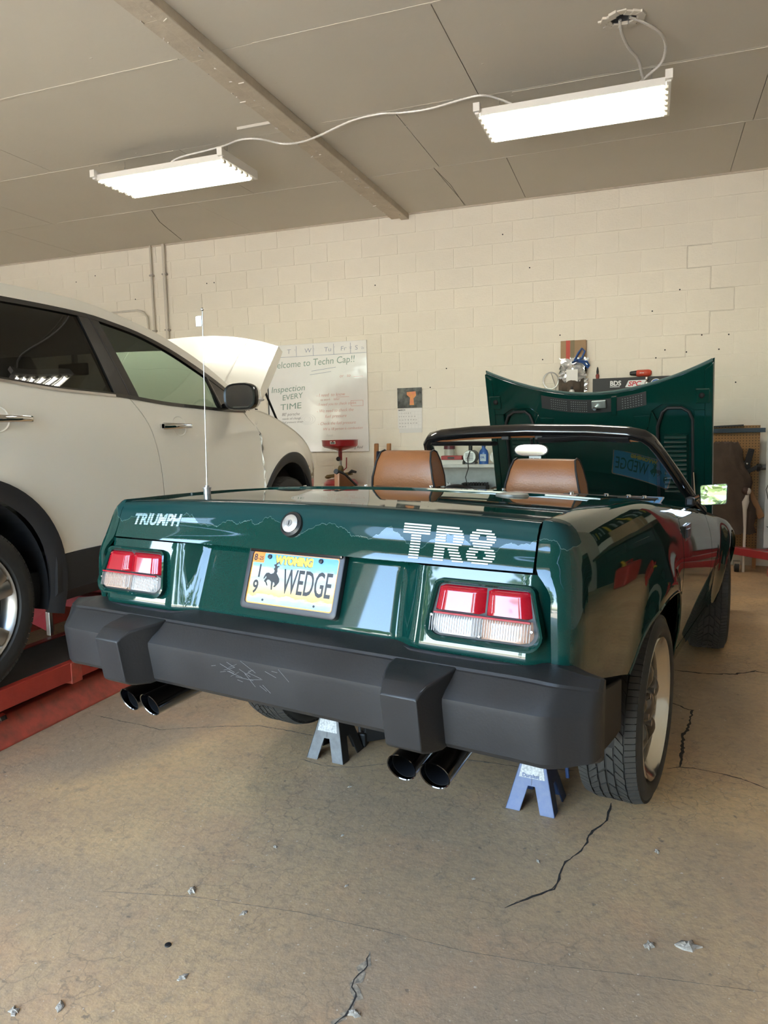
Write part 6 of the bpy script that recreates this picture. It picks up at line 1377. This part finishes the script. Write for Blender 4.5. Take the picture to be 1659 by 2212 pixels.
for x_, y_ in ((.02,-.30),(.62,-.24),(-.18,.40)):
    c = MB(); c.cyl((x_-.018,y_,.045),(x_+.018,y_,.045),.045,n=20); w__ = c.build('caster', mat('rubber_black', (.012,.012,.012), .6), ec); MB().box(x_-.028,x_+.028,y_-.03,y_+.03,.06,.10).build('fork', mat('chrome_dull', (.5,.5,.5), .25, .9), w__, smooth=0)
pk_ = empty('white_banner', 'white printed banner sheet hanging beside the pegboard', 'banner', (1.42,-.30,0))
MB().grid(lambda u, v: (-.13+.02*(1-v)*0+.5*u, .01*sin(u*9+v*3), .22+1.05*v), 16, 10).build('sheet', mat('banner_white', (.58,.57,.55), .5, nscale=4, namt=.3), pk_, solid=.004)
b_ = MB(); b_.prism([(-.12,-.02,.42),(-.02,-.02,.34),(.1,-.02,.30),(.1,-.02,.40),(-.05,-.02,.40)], (0,-.003,0)); b_.build('black_print', M_blk, pk_, smooth=0)
tag(MB().tube([(1.31,-.33,1.10),(1.34,-.35,1.13),(1.38,-.35,1.09),(1.33,-.35,1.05),(1.30,-.34,1.0),(1.33,-.35,.86),(1.29,-.34,.75),(1.31,-.34,.66)], .003, 6).build('loose_wire', M_blk), 'thin loose black wire dangling over the white banner', 'wire')
tag(MB().bar((1.17,-.2,.72),(1.28,-.21,.48),.06,.015,(0,1,0)).build('wood_offcut', M_wood, smooth=0, bevel=.003), 'short angled wood offcut leaning beside the pegboard', 'wood')

# ------------------------------------------------------------------ things along the right wall, seen mirrored in the green flank
tb = empty('workbench', 'dark workbench with drawers along the back wall beyond the banner', 'workbench', (2.72,-.36,0))
MB().box(-.75,.75,-.36,.34,.86,.93).build('bench_top', mat('bench_wood', (.07,.05,.035), .5), tb, smooth=0, bevel=.006)
MB().box(-.70,.70,-.25,.34,.0,.86).build('bench_body', mat('bench_dark', (.015,.015,.017), .5), tb, smooth=0, bevel=.006)
for x_ in (-.45,0,.45): d_ = MB().box(x_-.20,x_+.20,-.27,-.25,.55,.82).build('drawer', mat('bench_dark2', (.03,.03,.033), .35), tb, smooth=0, bevel=.004); MB().tube([(x_-.1,-.27,.7),(x_-.1,-.3,.7),(x_+.1,-.3,.7),(x_+.1,-.27,.7)], .006, 6).build('handle', mat('chrome_dull', (.5,.5,.5), .25, .9), d_)
tp_ = empty('perforated_rack', 'black perforated tool panel above the dark workbench', 'panel', (2.75,-.006,0)); MB().box(-.72,.72,-.03,0,1.1,1.85).build('panel', M_blk, tp_, smooth=0)
for k in range(11): MB().bar((-.65+.13*k,-.05,1.25+.02*(k%3)),(-.65+.13*k,-.05,1.5+.08*(k%4)),.04,.02,(0,1,0)).build('hung_tool', mat('tool_steel', (.25,.25,.26), .3, .8) if k % 3 else mat('tool_yellow', (.5,.33,.02), .4), tp_, smooth=0, bevel=.004)
tc_ = empty('tool_chest', 'tall dark rolling tool chest against the right wall', 'tool chest', (3.2,-2.2,0))
MB().box(-.24,.24,-.55,.55,.10,1.15).build('chest_body', mat('bench_dark', (.015,.015,.017), .5), tc_, smooth=0, bevel=.008)
for k in range(5): MB().box(-.26,-.24,-.51,.51,.16+.19*k,.32+.19*k).build('drawer', mat('chest_front', (.02,.02,.022), .25), tc_, smooth=0, bevel=.004)
for y_ in (-.45,.45):
    for x_ in (-.18,.18): MB().cyl((x_-.02,y_,.05),(x_+.02,y_,.05),.05).build('caster', mat('rubber_black', (.012,.012,.012), .6), tc_)
e = empty('carton', 'large brown cardboard carton on the dark workbench', 'box', (2.45,-.4,.93)); MB().box(-.2,.2,-.25,.25,0,.3).build('carton_body', M_board, e, smooth=0, bevel=.004); MB().box(-.205,.205,-.03,.03,.01,.305).build('tape', mat('tape', (.45,.33,.18), .3), e, smooth=0)
e = empty('gas_can', 'red plastic fuel can on the floor before the workbench', 'fuel can', (2.25,-1.1,0)); MB().box(-.1,.1,-.16,.16,0,.32).build('can_body', mat('can_red2', (.40,.02,.02), .4), e, smooth=0, bevel=.03, seg=4); MB().tube([(0,-.1,.3),(0,-.13,.38),(0,-.2,.44)], [.03,.02,.014], 10).build('spout', mat('tool_yellow', (.5,.33,.02), .4), e); MB().tube([(0,-.06,.31),(0,-.06,.37),(0,.1,.37),(0,.1,.31)], .014, 8).build('grip', mat('can_red2', (.40,.02,.02), .4), e)

# ------------------------------------------------------------------ chips of concrete on the floor
CH = [(0.439,-5.712,.03,'largest pale concrete chip lying on the floor'),(0.346,-5.739,.018,'pale concrete chip beside the largest chip'),(-0.927,-5.913,.018,'whitish round concrete crumb above the long floor line'),(-0.744,-6.219,.014,None),(-0.966,-6.392,.016,None),(-0.727,-5.955,.012,None),(0.368,-5.282,.012,None),(-0.801,-5.631,.009,None),(-1.06,-6.438,.016,None),(-0.295,-6.19,.016,None),(-.727,-5.181,.008,None),(-.62,-5.5,.007,None),(.02,-5.45,.009,None),(-.15,-5.6,.007,None),(-.5,-5.75,.007,None)]
for x, y, r_, lb_ in CH:
    a = MB(); n_ = 11
    rings = []
    for k, (zz_, q) in enumerate(((0,1.),(.3,.95),(.62,.62),(.8,.2))):
        rings.append([(r_*q*cos(2*pi*j/n_)*(1+.35*sin(j*2.3+x*50)), r_*.62*q*sin(2*pi*j/n_)*(1+.3*cos(j*3.1+y*40)), zz_*r_*.45*(1+.25*sin(j*1.7+k))) for j in range(n_)])
    a.loft(rings); o = a.build('concrete_chip', M_chip, smooth=0); o.location = (x, y, .0005); o.rotation_euler = (0,0,random.uniform(0,6))
    tag(o, lb_ or 'small crumb of concrete lying on the bare floor', 'chip', 'concrete crumbs on the floor')
tag(MB().lathe([(0,.009),(.003,.0085),(.004,.004)], n=12, cap=True).build('dark_pebble', M_rub_shade), 'flat dark spot of rubber on the concrete floor', 'pebble').location = (-.851,-6.133,.0003)

# ------------------------------------------------------------------ trees beyond the driveway, mirrored in the rear of the roadster
M_leaf = mat('tree_leaf', (.05,.09,.03), .6, nscale=3, namt=1, ncol=(.10,.14,.05)); M_bark = mat('tree_bark', (.06,.045,.03), .9)
def make_tree(x, y, hgt, seed):
    rnd = random.Random(seed); e = empty('street_tree', 'leafy green tree beyond the driveway outside the open door', 'tree', (x, y, -.02), 0, 'trees beyond the driveway')
    MB().tube([(0,0,0),(.1,.05,hgt*.3),(.05,-.1,hgt*.6)], [.18,.14,.08], 10).build('trunk', M_bark, e)
    a = MB()
    for k in range(900):
        t_, ph, r_ = rnd.uniform(0,2*pi), rnd.uniform(-1,1), rnd.random()**.4; q = sqrt(1-ph*ph)*r_
        c = Vector((q*cos(t_)*hgt*.25, q*sin(t_)*hgt*.25, hgt*.66+ph*r_*hgt*.32)); s2 = rnd.uniform(.10,.26)
        m = Matrix.Translation(c) @ Matrix.Rotation(rnd.uniform(0,6),4,'Z') @ Matrix.Rotation(rnd.uniform(0,3),4,'X')
        a.add([m @ Vector(p) for p in ((-s2,0,0),(0,-s2*.5,.04),(s2,0,0),(0,s2*.5,.04),(0,0,-.05))], [(0,1,2,3),(0,4,1),(1,4,2),(2,4,3),(3,4,0)])
    a.build('foliage', M_leaf, e, smooth=0, flip=None)
for k, (x, y, h_) in enumerate(((-15,-22,7.0),(-11.5,-18.5,6.2),(-7.6,-22,7.2),(-4.4,-18.2,6.0),(-.8,-22,7.2),(2.6,-18,6.2),(6.5,-22,7.0))): make_tree(x, y, h_, k)

# crisp rims on every sheet panel
for o in bpy.data.objects:
    if o.type == 'MESH' and any(m_.type == 'SOLIDIFY' for m_ in o.modifiers) or o.get('baked'):
        md = o.modifiers.new('split', 'EDGE_SPLIT'); md.split_angle = radians(48)
        if 'baked' in o: del o['baked']
